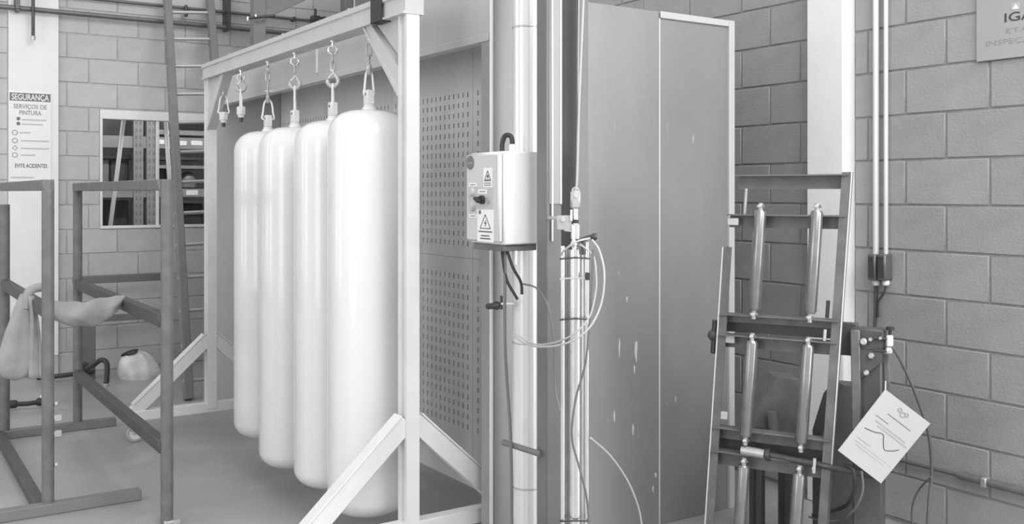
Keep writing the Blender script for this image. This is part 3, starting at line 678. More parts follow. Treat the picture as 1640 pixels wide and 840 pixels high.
# gearbox-like stand behind/right of the rack
sc = RO+e*0.305+nrm*0.05
sd_ = thing('machine_stand', sc, 'dark grey machine column with bolted bearing head, right of the roller rack', 'machine')
def ms(a, z, d=0.0): return sc+e*a+nrm*d+Vector((0, 0, z))
MB().box(ms(0.004, 0.425, 0.05), (0.105, 0.09, 0.85), RM, 0.006).build('column', 'rack_dark', sd_)
MB().prism([at_depth(x, y, 3.93) for x, y in ((1316, 700), (1334, 640), (1352, 618), (1398, 622), (1398, 886), (1316, 886))], FW*0.12).build('cabinet', 'rack_dark', sd_)
MB().box(ms(-0.072, zr_(541), 0.045), (0.07, 0.03, 0.125), RM, 0.003).build('bridge_plate', 'rack_dark', sd_)
MB().box(ms(0, 0.006, 0.05), (0.2, 0.2, 0.012), RM).build('base_plate', 'rack_dark', sd_)
MB().bar(ms(-0.03, 0.58, -0.012), ms(-0.035, zr_(523), -0.012), 0.033, 0.02, up=nrm).build('front_bar', 'rack_steel', sd_)
MB().box(ms(0.005, zr_(538), 0.03), (0.125, 0.07, 0.085), RM, 0.008).build('bearing_head', 'rack_dark', sd_)
MB().prism([ms(-0.03, zr_(553), -0.01), ms(0.06, zr_(553), -0.01), ms(0.06, zr_(570), -0.01), ms(-0.02, zr_(600), -0.01)], nrm*0.05).build('bracket', 'rack_dark', sd_)
MB().bar(ms(0.065, zr_(560), 0.04), ms(0.075, zr_(640), 0.04), 0.02, 0.01, up=nrm).build('side_strip', 'rack_steel', sd_)
for k, (a, y, r) in enumerate(((-0.005, 540, 0.013), (0.022, 561, 0.012), (0.005, 588, 0.010), (0.02, 536, 0.008), (0.055, 533, 0.006))):
    MB().lathe([(r, 0), (r, 0.012), (r*0.7, 0.016)], ms(a, zr_(y), -0.012), 6 if k % 2 else 14, -nrm).build('bolt', 'zinc', sd_)
for y in (534, 553): MB().rod(ms(0.03, zr_(y), -0.01), ms(0.075, zr_(y), -0.01), 0.005).build('pin', 'dark_metal', sd_)
vv_ = MB().lathe([(0.012, 0), (0.012, 0.035), (0.009, 0.04)], ms(0.085, zr_(545), 0.0), 14); vo = vv_.build('valve', 'label_white', sd_)
MB().lathe([(0.006, 0), (0.006, 0.016), (0.014, 0.018), (0.014, 0.03)], ms(0.086, zr_(528), 0.0), 14).build('valve_cap', 'black_rubber', vo)
MB().lathe([(0.014, 0), (0.016, 0.01), (0.012, 0.022)], ms(0.082, zr_(556), 0.0), 12).build('valve_nut', 'steel_bright', vo)
# slanted motor housing seen between the rollers
hg = at_depth(1232, 650, 4.12); hg.z = 0
mo = thing('slanted_housing', hg, 'grey slanted machine housing on legs seen between the rollers of the rack', 'machine')
q = [at_depth(x, y, 4.12) for x, y in ((1205, 690), (1211, 655), (1245, 606), (1282, 609), (1276, 700), (1215, 702))]
MB().prism(q, FW*0.16).build('housing', 'rack_steel', mo)
MB().tube([at_depth(1237, 660, 4.08), at_depth(1240, 700, 4.08)], [0.02, 0.024], 14).build('spout', 'rack_steel', mo)
MB().box(at_depth(1216, 692, 4.08), (0.045, 0.03, 0.03), RM).build('dark_port', 'black_rubber', mo)
lg = MB()
for x in (1220, 1268):
    for s in (0.02, 0.14):
        a = at_depth(x, 700, 4.12)+FW*s; lg.bar(a, (a.x, a.y, 0.0), 0.03, 0.03)
        lg.build('leg', 'rack_dark', mo); lg = MB()
# hoses behind the lower rack
hose([(1352, 746, 3.60), (1366, 752, 3.57), (1369, 780, 3.57), (1361, 803, 3.62), (1352, 812, 3.76), (1330, 820, 3.84), (1300, 826, 3.86)], 0.007, 'black_rubber', 'thick black hose curling down beneath the paper tag')
hose([(1380, 755, 3.55), (1382, 785, 3.55), (1373, 810, 3.57), (1359, 826, 3.64), (1350, 832, 3.78), (1320, 836, 3.85), (1295, 828, 3.87)], 0.004, 'hose_grey', 'thin grey hose curving below the black hose near the rack foot')
# paper tag
tc = [at_depth(1418, 624, 3.60), at_depth(1490, 679, 3.58), at_depth(1411, 775, 3.54), at_depth(1342, 722, 3.56)]
tg = thing('paper_tag', tc[0], 'white paper notice sheet tilted and hanging from the machine stand', 'paper')
tn = (tc[1]-tc[0]).cross(tc[3]-tc[0]).normalized()
if tn.dot(FW) > 0: tn = -tn
MB().prism(tc, -tn*0.002).build('sheet', 'paper', tg)
def tp(u, v, o=0.0007): return tc[0]+(tc[1]-tc[0])*u+(tc[3]-tc[0])*v+tn*o
def tline(rows, m, wd_, name='print_lines'):
    b = MB()
    for (u0, u1, v) in rows: b.bar(tp(u0, v), tp(u1, v), 0.0006, wd_, up=(tc[3]-tc[0]), ch=0)
    return b.build(name, m, tg)
tline([(0.30, 0.80, 0.235)], 'ink', 0.0022); tline([(0.15, 0.42, 0.34)], 'ink', 0.0022); tline([(0.20, 0.85, 0.40), (0.28, 0.92, 0.44)], 'ink_soft', 0.006)
tline([(0.12, 0.42, 0.71), (0.12, 0.92, 0.76), (0.18, 0.80, 0.80)], 'ink_soft', 0.0026)
MB().tube(smooth_path([tp(0.13, 0.56, 0.001), tp(0.30, 0.53, 0.001), tp(0.45, 0.485, 0.001), tp(0.54, 0.56, 0.001), tp(0.64, 0.63, 0.001), tp(0.76, 0.58, 0.001), tp(0.84, 0.52, 0.001)], 5), 0.0016, 5).build('pen_curve', 'ink', tg)
lgm = MB()
for (u, v, r_) in ((0.43, 0.10, 0.007), (0.52, 0.13, 0.009), (0.58, 0.10, 0.006)): lgm.ring(tp(u, v, 0.001), (tc[1]-tc[0]), (tc[3]-tc[0]), r_, 0.0018, 12, 5)
lgm.build('emblem', 'ink_soft', tg)
MB().tube([tp(0.05, 0.05, 0.001), ms(0.07, zr_(600), 0.0)], 0.002, 6).build('string', 'label_white', tg)

# ================================================================ RIGHT WALL FITTINGS
def wall_pipe(x, r, label, ybot):
    y0 = on_x(x, 200, XR-0.02).y; zb = on_x(x, ybot, XR-0.02).z
    t = thing('wall_conduit', (XR-0.02, y0, zb), label, 'conduit', 'conduits on the right wall')
    MB().tube([(XR-0.02, y0, zb), (XR-0.02, y0, 3.6)], r, 18).build('pipe', 'conduit_white', t)
    zf0, zf1 = on_x(x, 449, XR-0.02).z, on_x(x, 407, XR-0.02).z
    b = MB().span((XR-0.055, y0-0.02, zf0), (XR, y0+0.022, zf1), 0.005); fo = b.build('fitting_box', 'conduit_grey', t)
    MB().span((XR-0.058, y0-0.014, zf0+0.012), (XR-0.054, y0+0.014, zf1-0.012), 0.001).build('cover', 'dark_metal', fo)
    MB().lathe([(0.012, 0), (0.016, 0.006), (0.016, 0.018), (0.012, 0.024)], (XR-0.02, y0, zf0-0.024), 14).build('gland', 'label_white', t)
    return y0, zf0
ya, za_ = wall_pipe(1403, 0.0135, 'thicker white conduit on the right wall, closer to the white pillar', 410)
yb_, zb_ = wall_pipe(1419, 0.010, 'thinner white conduit on the right wall, farther from the white pillar', 410)
c1 = MB().tube(smooth_path([(XR-0.02, ya, za_-0.02), (XR-0.022, ya, za_-0.12), (XR-0.03, ya, za_-0.22), (XR-0.05, ya, za_-0.36)], 5), 0.009, 8)
tag(c1.build('drop_cable', 'dark_metal', org=(XR-0.02, ya, za_-0.36)), 'thick dark cable dropping straight from the thicker wall conduit', 'cable')
c2 = MB().tube(smooth_path([(XR-0.02, yb_, zb_-0.02), (XR-0.022, yb_+0.01, zb_-0.06), (XR-0.024, ya-0.016, zb_-0.10), (XR-0.026, ya-0.016, zb_-0.17)], 5), 0.005, 8)
tag(c2.build('drop_cable', 'dark_metal', org=(XR-0.02, yb_, zb_-0.17)), 'thin dark cable slanting from the thinner wall conduit to its neighbour', 'cable')
h1 = [ms(0.085, zr_(548), 0.0), at_depth(1432, 560, 3.65), at_depth(1455, 605, 3.75), at_depth(1473, 650, 3.8), at_depth(1488, 700, 3.85), at_depth(1492, 760, 3.9), at_depth(1488, 800, 3.9), at_depth(1484, 870, 3.9)]
tag(MB().tube(smooth_path(h1, 6), 0.006, 8).build('air_hose', 'hose_grey', org=h1[0]), 'long grey hose hanging from the white valve past the paper tag', 'hose')
h2 = [at_depth(1491, 765, 3.89), at_depth(1472, 785, 3.95), at_depth(1461, 815, 3.98), at_depth(1462, 860, 3.98)]
tag(MB().tube(smooth_path(h2, 6), 0.004, 8).build('air_hose', 'hose_grey', org=h2[-1]), 'thin grey hose loop branching at the lower right of the paper tag', 'hose')
a, b = on_x(1440, 748, XR-0.02), on_x(1660, 786, XR-0.02); zz = on_x(1560, 768, XR-0.02).z
t = thing('skirting_pipe', (XR-0.02, 2.2, zz), 'grey horizontal pipe low along the block wall at the right edge', 'pipe')
MB().tube([(XR-0.02, 2.75, zz), (XR-0.02, 2.3, zz)], 0.009, 12).build('thin_pipe', 'conduit_grey', t)
MB().tube([(XR-0.022, 2.42, zz), (XR-0.022, 1.4, zz)], 0.016, 12).build('pipe', 'rack_steel', t)
for y in (2.30, 2.05, 1.8): MB().span((XR-0.042, y-0.012, zz-0.019), (XR, y+0.012, zz+0.019), 0.003).build('clip', 'zinc', t)
# IGAS notice
sg0, sg1 = on_x(1565, 50, XR-0.006).y, 1.55
sb, stp = on_x(1620, 93, XR-0.006).z, 2.62
sgn = thing('wall_notice', (XR-0.006, sg0, sb), 'white printed notice board on the block wall in the top right corner', 'sign')
MB().span((XR-0.012, sg1, sb), (XR, sg0, stp), 0.001).build('board', 'paper', sgn)
rgt, upv = Vector((0, -1, 0)), Vector((0, 0, 1))
def sp_(x, y): return on_x(x, y, XR-0.0122)
hpx = 4.0/F_PX
text('IGAS', 'lettering', 'ink', sgn, sp_(1607, 36), rgt, upv, 0.035, 0.15, bold=0.012)
text('ETAPA D', 'lettering', 'ink_soft', sgn, sp_(1610, 54), rgt, upv, 0.019, 0.21)
text('INSPEÇÃO INTERNA', 'lettering', 'ink_soft', sgn, sp_(1578, 75), rgt, upv, 0.021, 0.44)
MB().add([], []).span(sp_(1620, 16), sp_(1633, 3)+Vector((-0.0006, 0, 0)), 0).build('crest_patch', 'label_grey', sgn)
MB().prism([sp_(1621, 15), sp_(1627, 6), sp_(1632, 14)], (-0.0009, 0, 0)).build('crest_triangle', 'label_white', sgn)

# ================================================================ LEFT PILLAR SIGN
PY = YL-0.037
sx0, sx1 = on_y(14, 200, PY).x, on_y(82, 200, PY).x
s0z, s1z = on_y(48, 291, PY).z, on_y(48, 148, PY).z
ss = thing('safety_sign', (sx0, PY, s0z), 'white safety sign with dark SEGURANÇA heading on the left pillar', 'sign')
MB().span((sx0, PY-0.004, s0z), (sx1, PY+0.002, s1z), 0.001).build('board', 'label_white', ss)
SW, SHT = sx1-sx0, s1z-s0z
def sq(u, v): return Vector((sx0+u*SW, PY-0.0045, s1z-v*SHT))
X1, Z1 = Vector((1, 0, 0)), Vector((0, 0, 1))
MB().span(sq(0.02, 0.012)+Vector((0, 0.001, 0)), sq(0.98, 0.10)+Vector((0, -0.001, 0)), 0).build('heading_band', 'ink_band', ss)
text('SEGURANÇA', 'heading', 'label_white', ss, sq(0.5, 0.088)+Vector((0, -0.001, 0)), X1, Z1, 0.045, SW*0.88, bold=0.02, align='CENTER')
text('SERVIÇOS DE', 'lettering', 'ink_soft', ss, sq(0.5, 0.185), X1, Z1, 0.034, SW*0.78, bold=0.015, align='CENTER')
text('PINTURA', 'lettering', 'ink_soft', ss, sq(0.5, 0.255), X1, Z1, 0.034, SW*0.52, bold=0.015, align='CENTER')
text('EVITE ACIDENTES', 'lettering', 'ink', ss, sq(0.52, 0.845), X1, Z1, 0.030, SW*0.76, bold=0.01, align='CENTER')
b = MB()
for (u0, u1, v) in ((0.30, 0.88, 0.31), (0.30, 0.80, 0.36), (0.25, 0.50, 0.455), (0.28, 0.95, 0.545), (0.28, 0.95, 0.63), (0.28, 0.62, 0.705), (0.04, 0.58, 0.955)):
    b.span(sq(u0, v-0.007), sq(u1, v+0.007)+Vector((0, -0.0006, 0)), 0)
b.build('print_lines', 'label_grey', ss)
b = MB()
for v in (0.30, 0.355): b.rod(sq(0.22, v), sq(0.22, v)+Vector((0, -0.001, 0)), 0.014, 14)
b.build('bullet', 'ink_band', ss)
for k, v in enumerate((0.455, 0.545, 0.625, 0.705)): MB().ring(sq(0.14, v), X1, Z1, 0.018, 0.003, 14 if k != 2 else 4, 5).build('pictogram', 'ink_soft', ss)

# ================================================================ LEFT WALL PIPES
def on_wall_pipe(name, y_off, z, r, x0, x1, label, m='conduit_grey', clamps=()):
    t = thing(name, (x0, YL-y_off, z), label, 'pipe')
    MB().tube([(x0, YL-y_off, z), (x1, YL-y_off, z)], r, 12).build('pipe', m, t)
    for xc in clamps: MB().span((xc-0.012, YL-y_off-r-0.004, z-r-0.004), (xc+0.012, YL, z+r+0.004), 0.002).build('clamp', 'dark_metal', t)
    return t
za1 = on_y(200, 29, YL-0.10).z
on_wall_pipe('wall_pipe', 0.10, za1, 0.021, 0.0, XR-0.02, 'lower grey pipe running along the top of the far block wall', 'conduit_grey', (on_y(28, 10, YL-0.1).x,))
za2 = on_y(406, 24, YL-0.05).z
on_wall_pipe('wall_pipe', 0.05, za2, 0.014, 0.0, XR-0.02, 'upper thin pipe running along the top of the far block wall', 'conduit_grey', (2.9, 3.3))
hx = on_y(366, 20, YL-0.12).x
tag(MB().span((hx-0.017, YL-0.135, on_y(366, 48, YL-0.13).z), (hx+0.017, YL, 3.4), 0.003).build('pipe_hanger', 'dark_metal', org=(hx, YL-0.07, 2.9)), 'dark flat hanger strap holding the pipes right of the ladder', 'bracket')
hx = on_y(28, 8, YL-0.12).x
tag(MB().span((hx-0.017, YL-0.135, on_y(28, 14, YL-0.13).z), (hx+0.017, YL, 3.4), 0.003).build('pipe_hanger', 'dark_metal', org=(hx, YL-0.07, 3.0)), 'dark flat hanger strap holding the pipes at the far left pillar', 'bracket')
vx = on_y(53, 30, YL-0.14).x; vz = on_y(53, 60, YL-0.14).z
t = thing('drop_pipe', (vx, YL-0.14, vz), 'short dark vertical drop pipe in front of the left white pillar', 'pipe')
MB().tube([(vx, YL-0.14, vz), (vx, YL-0.14, 3.5)], 0.013, 10).build('pipe', 'dark_metal', t)
MB().lathe([(0.017, -0.02), (0.019, 0.01)], (vx, YL-0.14, vz), 10).build('end_nozzle', 'zinc', t)
tx = on_y(298, 12, YL-0.1); t = MB().lathe([(0.012, -0.08), (0.02, -0.05), (0.012, 0.02)], tx, 10); t.rod(tx, tx+Vector((0, 0.1, 0.02)), 0.008)
tag(t.build('valve_lever', 'dark_metal', org=tx), 'small dark valve lever on the wall pipe seen between the ladder rungs', 'valve')
tv = on_y(402, 26, 7.5)
t = thing('pipe_valve', tv, 'pair of small shiny valve fittings in front of the grey knee braced column', 'valve')
MB().rod(on_y(396, 29, 7.5), on_y(440, 25, 7.5), 0.012).build('valve_body', 'dark_metal', t)
MB().lathe([(0.006, -0.022), (0.012, 0), (0.006, 0.014)], on_y(397, 29, 7.48), 12).build('bright_nut', 'steel_bright', t)
MB().lathe([(0.008, -0.01), (0.010, 0.008)], on_y(410, 25, 7.48), 12).build('bright_nut', 'steel_bright', t)
tv = on_y(505, 30, YL-0.1)
tag(MB().box(tv, (0.07, 0.08, 0.05)).rod(tv, tv+Vector((0.1, 0, 0.02)), 0.012).rod(tv, tv+Vector((0, 0, 0.09)), 0.012).rod(tv, tv+Vector((0, 0.1, 0)), 0.02).build('pipe_tee', 'dark_metal', org=tv), 'dark pipe tee on the far wall pipe just above the frame beam', 'valve')
# column with knee brace
cy_ = 7.6; cxa, cxb = on_y(407, 40, cy_).x, on_y(426, 40, cy_).x
t = thing('knee_braced_column', (cxa, cy_, 0), 'grey steel column with knee brace behind the far end of the booth', 'column')
MB().span((cxa, cy_, 0), (cxb, cy_+0.1, 3.9), 0.004).build('post', 'ladder_grey', t)
MB().bar((cxb-0.03, cy_+0.05, on_y(425, 25, cy_).z), (cxb+0.55, cy_+0.05, on_y(425, 25, cy_).z+0.32), 0.08, 0.07).build('knee_brace', 'ladder_grey', t)
MB().prism([(cxb-0.01, cy_+0.02, on_y(425, 22, cy_).z), (cxb+0.5, cy_+0.02, on_y(425, 22, cy_).z+0.3), (cxb-0.01, cy_+0.02, on_y(425, 22, cy_).z+0.3)], (0, 0.01, 0)).build('gusset_plate', 'ladder_grey', t)
MB().span((cxa, cy_, 3.25), (XR-0.02, cy_+0.1, 3.37), 0.004).build('top_beam', 'ladder_grey', t)
cx2 = on_y(561, 10, 7.9).x
t = thing('roof_column', (cx2, 7.9, 0), 'narrow grey column rising behind the booth above the frame beam', 'column')
MB().span((cx2-0.05, 7.9, 0), (cx2+0.03, 8.0, 3.9), 0.004).build('post', 'post_grey', t)
MB().span((cx2+0.04, 7.92, 0), (cx2+0.055, 7.94, 3.9), 0.002).build('white_pipe', 'bright_edge', t)

# ================================================================ LADDER
la0, la1 = on_z(302, 642, 0.0), on_y(262+6, 0, 8.48)
lb0, lb1 = la0+Vector((0.37, 0, 0)), on_y(336, 0, 8.48)
lad = thing('leaning_ladder', la0, 'tall grey metal ladder leaning on the far wall beside the window', 'ladder')
def ext(a, b, k): return a+(b-a)*k
for a, b in ((la0, la1), (lb0, lb1)):
    MB().bar(a+Vector((0, 0, 0.005)), ext(a, b, 1.02), 0.058, 0.07, up=(0, 1, 0)).build('rail', 'ladder_grey', lad)
for i in range(14):
    k = (0.14+0.258*i)/3.36
    if k > 1.0: break
    MB().rod(ext(la0, la1, k)-Vector((0.03, 0, 0)), ext(lb0, lb1, k)+Vector((0.03, 0, 0)), 0.014).build('rung', 'ladder_rung', lad)

# ================================================================ STEEL TUBE CART (left)
ct = thing('tube_cart', (0.9, 5.7, 0), 'rusty grey steel tube cart frame with tall posts at the left', 'cart')
TX0, TX1 = 0.715, 1.118
def post(x, y, z0, z1, r=0.027): return MB().tube([(x, y, z0), (x, y, z1)], r, 20).build('post', 'rack_steel', ct)
NY, NYR, FYc = 4.957, 4.50, 6.585
p1 = post(TX0, NY, 0.05, 1.53); post(TX0, FYc, 0.05, 1.40); post(TX1, FYc, 0.05, 1.53); post(TX1+0.014, NYR, 0.0, 1.53, 0.027)
def rail(a, b, wd_=0.05, th=0.05, m='rack_steel', nme='rail'): return MB().bar(a, b, wd_, th, ch=0.004).build(nme, m, ct)
rail((TX0, NY-0.02, 1.505), (TX0, FYc+0.03, 1.505)); rail((TX1, NYR, 1.505), (TX1, FYc+0.03, 1.505))
rail((TX0, NY, 0.925), (TX0, FYc, 0.925), 0.045, 0.06, 'rack_dark', 'middle_rail'); rail((TX1, NYR, 0.905), (TX1, FYc, 0.905), 0.045, 0.06, 'rack_dark', 'middle_rail')
rail((TX1, NYR, 0.345), (TX1, FYc, 0.345), 0.045, 0.06, 'rack_dark', 'lower_rail'); rail((TX0-0.03, NY, 0.025), (TX0-0.03, FYc, 0.025), 0.05, 0.05, 'rack_dark', 'floor_rail')
rail((0.1, NY-0.02, 0.025), (TX1, NY-0.02, 0.025), 0.06, 0.05, 'ladder_grey', 'floor_bar'); rail((0.3, FYc, 0.025), (1.34, FYc, 0.025), 0.06, 0.05, 'ladder_grey', 'floor_bar')
for (y, sz) in ((668, 0.034), (693, 0.034)): 
    c = at_depth(95, y, 4.57); MB().box((TX0+0.040, NY-0.01, c.z), (0.034, 0.02, 0.03)).build('hinge_tab', 'zinc', ct)
for y in (645, 742): MB().lathe([(0.009, 0), (0.009, 0.012)], (TX0+0.026, NY-0.01, at_depth(92, y, 4.57).z), 10, (1, 0, 0)).build('bolt', 'label_grey', ct)
MB().span((TX1-0.005, NYR-0.04, 0.0), (TX1+0.065, NYR+0.04, 0.02)).build('weld_foot', 'zinc', ct)
# cloth slung between the two middle rails
def cloth_sheet(name, nu, nv, fn, label, cat='cloth', th=0.012):
    vv, fs = [], []
    for j in range(nv+1):
        for i in range(nu+1): vv.append(fn(i/nu, j/nv))
    for j in range(nv):
        for i in range(nu): a = j*(nu+1)+i; fs.append((a, a+1, a+nu+2, a+nu+1))
    o = MB().add(vv, fs).build(name, 'cloth', org=vv[0])
    md = o.modifiers.new('thickness', 'SOLIDIFY'); md.thickness = th; md.offset = 0
    sb_ = o.modifiers.new('soft', 'SUBSURF'); sb_.levels = 1; sb_.render_levels = 1
    return tag(o, label, cat)
cA = Vector((TX0-0.0, 5.08, 0.972)); cB = Vector((TX1+0.0, 5.30, 0.962))
def drape(u, v):
    """sheet sagging between the rails, its front fold hanging lower"""
    p_ = cA.lerp(cB, u); b = max(math.sin(PI*min(1, u*0.93+0.05)), 0.0)**0.6
    z = p_.z-0.022*b-(0.115*b+0.012)*v+0.006*math.sin(11*u+4*v)+0.004*math.sin(23*u-9*v)
    bulge = 0.05*math.sin(PI*v)*b+0.010*math.sin(14*u+3*v)
    return Vector((p_.x-0.4*bulge, p_.y-0.045-bulge, z))
cloth_sheet('slung_cloth', 26, 12, drape, 'pale canvas cloth slung between the middle rails of the tube cart')
top = on_x(50, 476, TX0-0.02)
def bagf(k0, k1, cols, w0, w1, dy_):
    pass
def bag_pt(u, v):
    prof = [(0.0, 0.02), (0.08, 0.035), (0.25, 0.06), (0.45, 0.085), (0.7, 0.10), (0.88, 0.09), (0.97, 0.055), (1.0, 0.0)]
    for i in range(len(prof)-1):
        if prof[i][0] <= v <= prof[i+1][0]:
            t_ = (v-prof[i][0])/(prof[i+1][0]-prof[i][0]); r_ = prof[i][1]+(prof[i+1][1]-prof[i][1])*t_; break
    a_ = 2*PI*u; r_ *= 1+0.10*math.sin(3*a_+2*v)+0.05*math.sin(7*a_)
    zt_ = top.z+0.02; zb_2 = zt_-0.425
    cx_ = top-RT*(0.015+0.045*v)-FW*0.04
    return Vector((cx_.x, cx_.y, 0))+RT*(r_*math.cos(a_)*0.9)+FW*(r_*math.sin(a_)*0.55)+Vector((0, 0, zt_+(zb_2-zt_)*v))
hb = MB(); nu, nv = 28, 22; vv = [bag_pt(i/nu, j/nv) for j in range(nv+1) for i in range(nu)]
hb.add(vv, [(j*nu+i, j*nu+(i+1) % nu, (j+1)*nu+(i+1) % nu, (j+1)*nu+i) for j in range(nv) for i in range(nu)])
bgt = thing('hanging_bag', bag_pt(0, 1), 'pale cloth bag hanging from the left middle rail of the tube cart', 'bag')
hb.build('body', 'cloth', bgt)
fl = MB(); vv = []
for j in range(15):
    v = j/14
    for i in range(7):
        u = i/6; q = top+RT*(0.022+(0.012+0.045*min(1, v*1.6))*u+0.006*math.sin(6*v))-FW*(0.05+0.012*math.sin(PI*2*u))+Vector((0, 0, 0.01-0.40*v))
        vv.append(q)
fl.add(vv, [(j*7+i, j*7+i+1, (j+1)*7+i+1, (j+1)*7+i) for j in range(14) for i in range(6)])
fo = fl.build('hanging_flap', 'cloth', bgt); md = fo.modifiers.new('thickness', 'SOLIDIFY'); md.thickness = 0.01
MB().tube(smooth_path([top+RT*0.0-FW*0.045-Vector((0, 0, 0.05)), top+RT*0.01-FW*0.04+Vector((0, 0, 0.03)), top+RT*0.05+FW*0.02+Vector((0, 0, 0.045)), top+RT*0.07+FW*0.05+Vector((0, 0, 0.0))], 5), [0.022]*16, 10).build('strap_fold', 'cloth', bgt)

# bench against the far wall
by_ = 8.36
bx0, bx1 = on_y(128, 550, by_).x, on_y(276, 550, by_).x
bt = thing('steel_bench_frame', (bx0, by_, 0), 'grey steel bench frame standing against the far wall behind the cart', 'bench')
zu, zl_ = on_y(200, 446, by_).z, on_y(205, 508, by_).z
MB().span((bx0-0.05, by_-0.02, zu-0.03), (bx1, by_+0.05, zu+0.03), 0.004).build('upper_rail', 'bench_grey', bt)
MB().span((bx0, by_-0.02, zl_-0.025), (bx1, by_+0.03, zl_+0.025), 0.004).build('lower_rail', 'bench_grey', bt)
MB().span((bx0, by_-0.06, 0), (bx0+0.105, by_+0.05, zl_+0.03), 0.005).build('leg', 'bench_grey', bt)
MB().span((bx1-0.05, by_-0.03, 0), (bx1, by_+0.03, zu-0.03), 0.005).build('leg', 'bench_grey', bt)
# pale bundle and black pipe on the floor
bc = on_z(222, 606, 0.0)
bn = thing('floor_bag', bc, 'pale rounded plastic bag with dark tied top lying on the floor', 'bag')
vv = []; nu, nv = 32, 14
for j in range(nv+1):
    v = j/nv; ph = v*PI/2
    for i in range(nu):
        a_ = 2*PI*i/nu; r_ = (math.cos(ph)**0.75 if v < 1 else 0.0)*(1+0.05*math.sin(3*a_+4*v)+0.03*math.sin(8*a_+2))
        if v < 0.12: r_ *= 0.9+0.1*v/0.12
        vv.append(bc+RT*(0.172*r_*math.cos(a_)-0.03*v)+FW*(0.11*r_*math.sin(a_))+Vector((0, 0, 0.215*math.sin(ph)*(1+0.05*math.sin(5*a_)*math.sin(2*ph)))))
MB().add(vv, [(j*nu+i, j*nu+(i+1) % nu, (j+1)*nu+(i+1) % nu, (j+1)*nu+i) for j in range(nv) for i in range(nu)]).build('body', 'bag_plastic', bn)
k = MB(); vv = []
for j in range(9):
    for i in range(16):
        a_ = 2*PI*i/16; q_ = PI*j/8; w_ = 1+0.22*math.sin(3*a_+q_*2)+0.12*math.sin(7*a_)
        vv.append(bc+RT*(-0.055+0.062*w_*math.sin(q_)*math.cos(a_))+FW*(-0.03+0.05*w_*math.sin(q_)*math.sin(a_))+Vector((0, 0, 0.205-0.02*math.cos(a_)*math.sin(q_)*-1+0.022*math.cos(q_))))
k.add(vv, [(j*16+i, j*16+(i+1) % 16, (j+1)*16+(i+1) % 16, (j+1)*16+i) for j in range(8) for i in range(16)])
k.build('dark_tie', 'black_rubber', bn)
fd = Vector((0, 0, 0))
hp = [on_z(60, 606, 0.03), on_z(100, 602, 0.05), on_z(128, 598, 0.06), on_z(150, 596, 0.07)]
t = thing('black_floor_pipe', (hp[0].x, hp[0].y, 0), 'black pipe with a bent outlet lying along the foot of the far wall', 'pipe')
MB().tube(smooth_path(hp, 5), 0.018, 10).build('pipe', 'black_rubber', t)
be = hp[-1]
d0 = at_depth(150, 585, 7.4)
MB().tube(smooth_path([hp[2], d0+Vector((0, 0, 0.0)), at_depth(162, 577, 7.35), at_depth(171, 583, 7.3), at_depth(171, 605, 7.2), at_depth(170, 616, 7.15)], 6), 0.019, 10).build('bent_outlet', 'black_rubber', t)
MB().lathe([(0.015, -0.02), (0.021, 0), (0.021, 0.012)], at_depth(170, 617, 7.15), 10).build('bright_tip', 'zinc', t)
MB().box(at_depth(133, 591, 7.6), (0.07, 0.07, 0.09)).build('coupling', 'dark_metal', t)
hq = [on_z(-12, 650, 0.04), on_z(20, 648, 0.04), on_z(45, 647, 0.04), on_z(66, 644, 0.04)]
t = thing('black_hose_joint', (hq[0].x, hq[0].y, 0), 'black hose joint with bright nut on the floor at the left edge', 'hose')
MB().tube(hq, 0.016, 10).build('hose', 'black_rubber', t)
for q in (hq[1], hq[3]): MB().lathe([(0.02, -0.03), (0.028, -0.02), (0.028, 0.02), (0.02, 0.03)], q, 12, (hq[3]-hq[0])).build('coupling', 'black_rubber', t)
MB().lathe([(0.012, 0), (0.014, 0.01), (0.008, 0.02)], hq[3]+Vector((0, -0.01, 0.026)), 10).build('bright_nut', 'steel_bright', t)

# ================================================================ STORE ROOM CONTENTS
RY = 10.2
def rp(x, y): return on_y(x, y, RY)
rk_ = thing('pallet_rack', (rp(160, 300).x, RY, 0), 'grey pallet rack with perforated uprights seen through the window', 'shelving')
def rbox(name, x0, x1, y0, y1, m, d0=0.0, d1=0.06, parent=rk_):
    a = rp(x0, y1); b = rp(x1, y0); return MB().span((a.x, RY+d0, a.z), (b.x, RY+d1, b.z), 0.003).build(name, m, parent)
def upright(x0, x1):
    a = rp(x0, 300).x; b = rp(x1, 300).x; MB().span((a, RY-0.02, 0), (b, RY+0.06, 3.0), 0.004).build('upright', 'pallet_rack', rk_)
    h_ = MB(); z = 0.8
    while z < 2.6: h_.span((a+0.02, RY-0.023, z), (a+0.035, RY-0.019, z+0.035), 0).span((b-0.035, RY-0.023, z), (b-0.02, RY-0.019, z+0.035), 0); z += 0.075
    h_.build('perforations', 'slot_dark', rk_)
upright(234, 250); upright(213, 229)
a = rp(335, 300).x; MB().span((a, RY-0.02, 0), (a+0.09, RY+0.06, 3.0), 0.004).build('upright', 'pallet_rack', rk_)
rbox('shelf_beam', 150, 235, 219, 236, 'pallet_rack'); rbox('shelf_beam', 250, 335, 222, 238, 'pallet_rack')
rbox('shelf_beam', 150, 235, 304, 317, 'pallet_rack'); rbox('shelf_beam', 250, 335, 303, 316, 'pallet_rack')
rbox('shelf', 150, 335, 251, 253, 'pallet_rack', 0.1, 0.7); rbox('shelf', 250, 335, 266, 270, 'pallet_rack', 0.0, 0.5); rbox('shelf', 250, 335, 210, 215, 'pallet_rack', 0.05, 0.6)
rbox('shelf', 250, 335, 321, 325, 'pallet_rack', 0.05, 0.6)
for x0, x1, y0, y1 in ((285, 299, 226, 233), (306, 324, 226, 233), (252, 268, 224, 231), (298, 317, 305, 313)): rbox('price_label', x0, x1, y0, y1, 'label_white', -0.004, 0.0)
gp = 'goods on the store room rack'
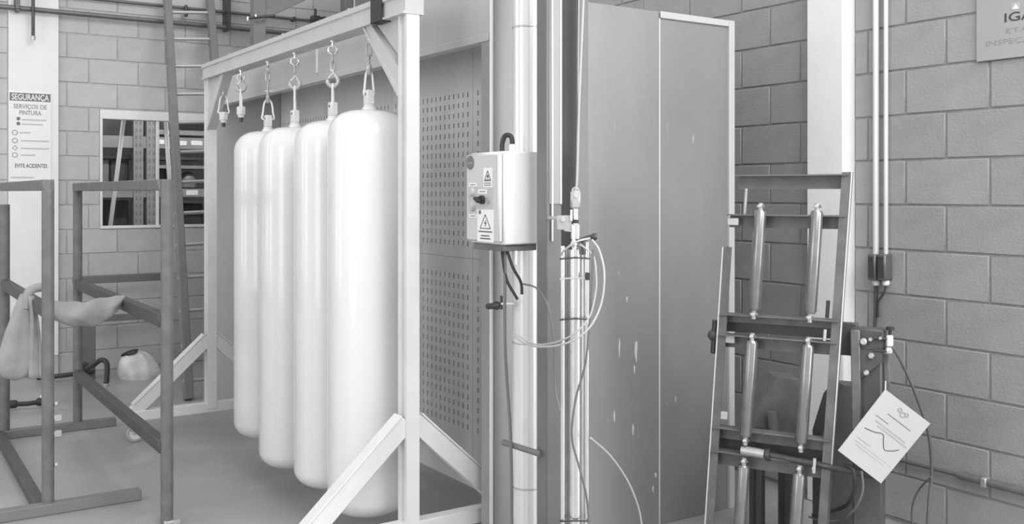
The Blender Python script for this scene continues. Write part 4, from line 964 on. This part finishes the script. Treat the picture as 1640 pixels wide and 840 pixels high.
def goods(name, x0, x1, y0, y1, m, label, cat, d0=0.12, d1=0.55):
    a = rp(x0, y1); b = rp(x1, y0); o = MB().span((a.x, RY+d0, a.z), (b.x, RY+d1, b.z), 0.012).build(name, m, org=(a.x, RY+d0, a.z)); return tag(o, label, cat, gp)
goods('storage_box', 163, 179, 255, 304, 'ladder_grey', 'mid grey storage box on the rack at the left end of the window', 'box')
goods('storage_box', 181, 211, 257, 304, 'rack_goods', 'dark storage box between the slanted ladder leg and perforated upright', 'box')
goods('storage_box', 163, 206, 192, 218, 'rack_goods', 'dark box on the highest shelf in the upper left of the window', 'box')
goods('storage_box', 182, 210, 320, 366, 'rack_goods', 'dark crate on the lowest visible shelf behind the left pane', 'crate')
goods('storage_box', 256, 290, 192, 210, 'rack_goods', 'dark box on the highest shelf behind the right pane', 'box')
goods('storage_box', 252, 290, 272, 302, 'rack_goods', 'black box on the middle shelf left of the grey dome', 'box')
goods('storage_box', 292, 330, 327, 368, 'rack_goods', 'big dark box on the lowest shelf right of the ladder', 'box')
dm = rp(306, 300); t = MB().lathe([(0.085, 0), (0.085, 0.06), (0.075, 0.11), (0.05, 0.145), (0.01, 0.16)], dm+Vector((0, 0.12, 0)), 24)
tag(t.build('grey_dome', 'ladder_grey', org=dm), 'grey dome shaped lid on the middle shelf behind the ladder', 'lid')
# white step ladder behind the pane
ly = 9.25
lt = [on_y(200, 175, ly), on_y(264, 175, ly)]; lf = [on_y(168, 430, ly), on_y(280, 430, ly)]
sl_ = thing('white_stepladder', (lf[0].x, ly, 0), 'white A-shaped stepladder standing just behind the window panes', 'ladder')
for a, b in zip(lt, lf):
    d = (b-a); k_ = (a.z-0.0)/(-d.z); MB().bar(a, a+d*k_, 0.035, 0.03, up=(0, 1, 0)).build('leg', 'label_white', sl_)
MB().bar(lt[0]+Vector((-0.03, 0, 0)), lt[1]+Vector((0.03, 0, 0)), 0.1, 0.03).build('top_step', 'label_white', sl_)
for k_ in (1.55, 2.3):
    MB().bar(lt[0]+(lf[0]-lt[0])*k_, lt[1]+(lf[1]-lt[1])*k_, 0.05, 0.025).build('step', 'label_white', sl_)
bpy.context.view_layer.update()
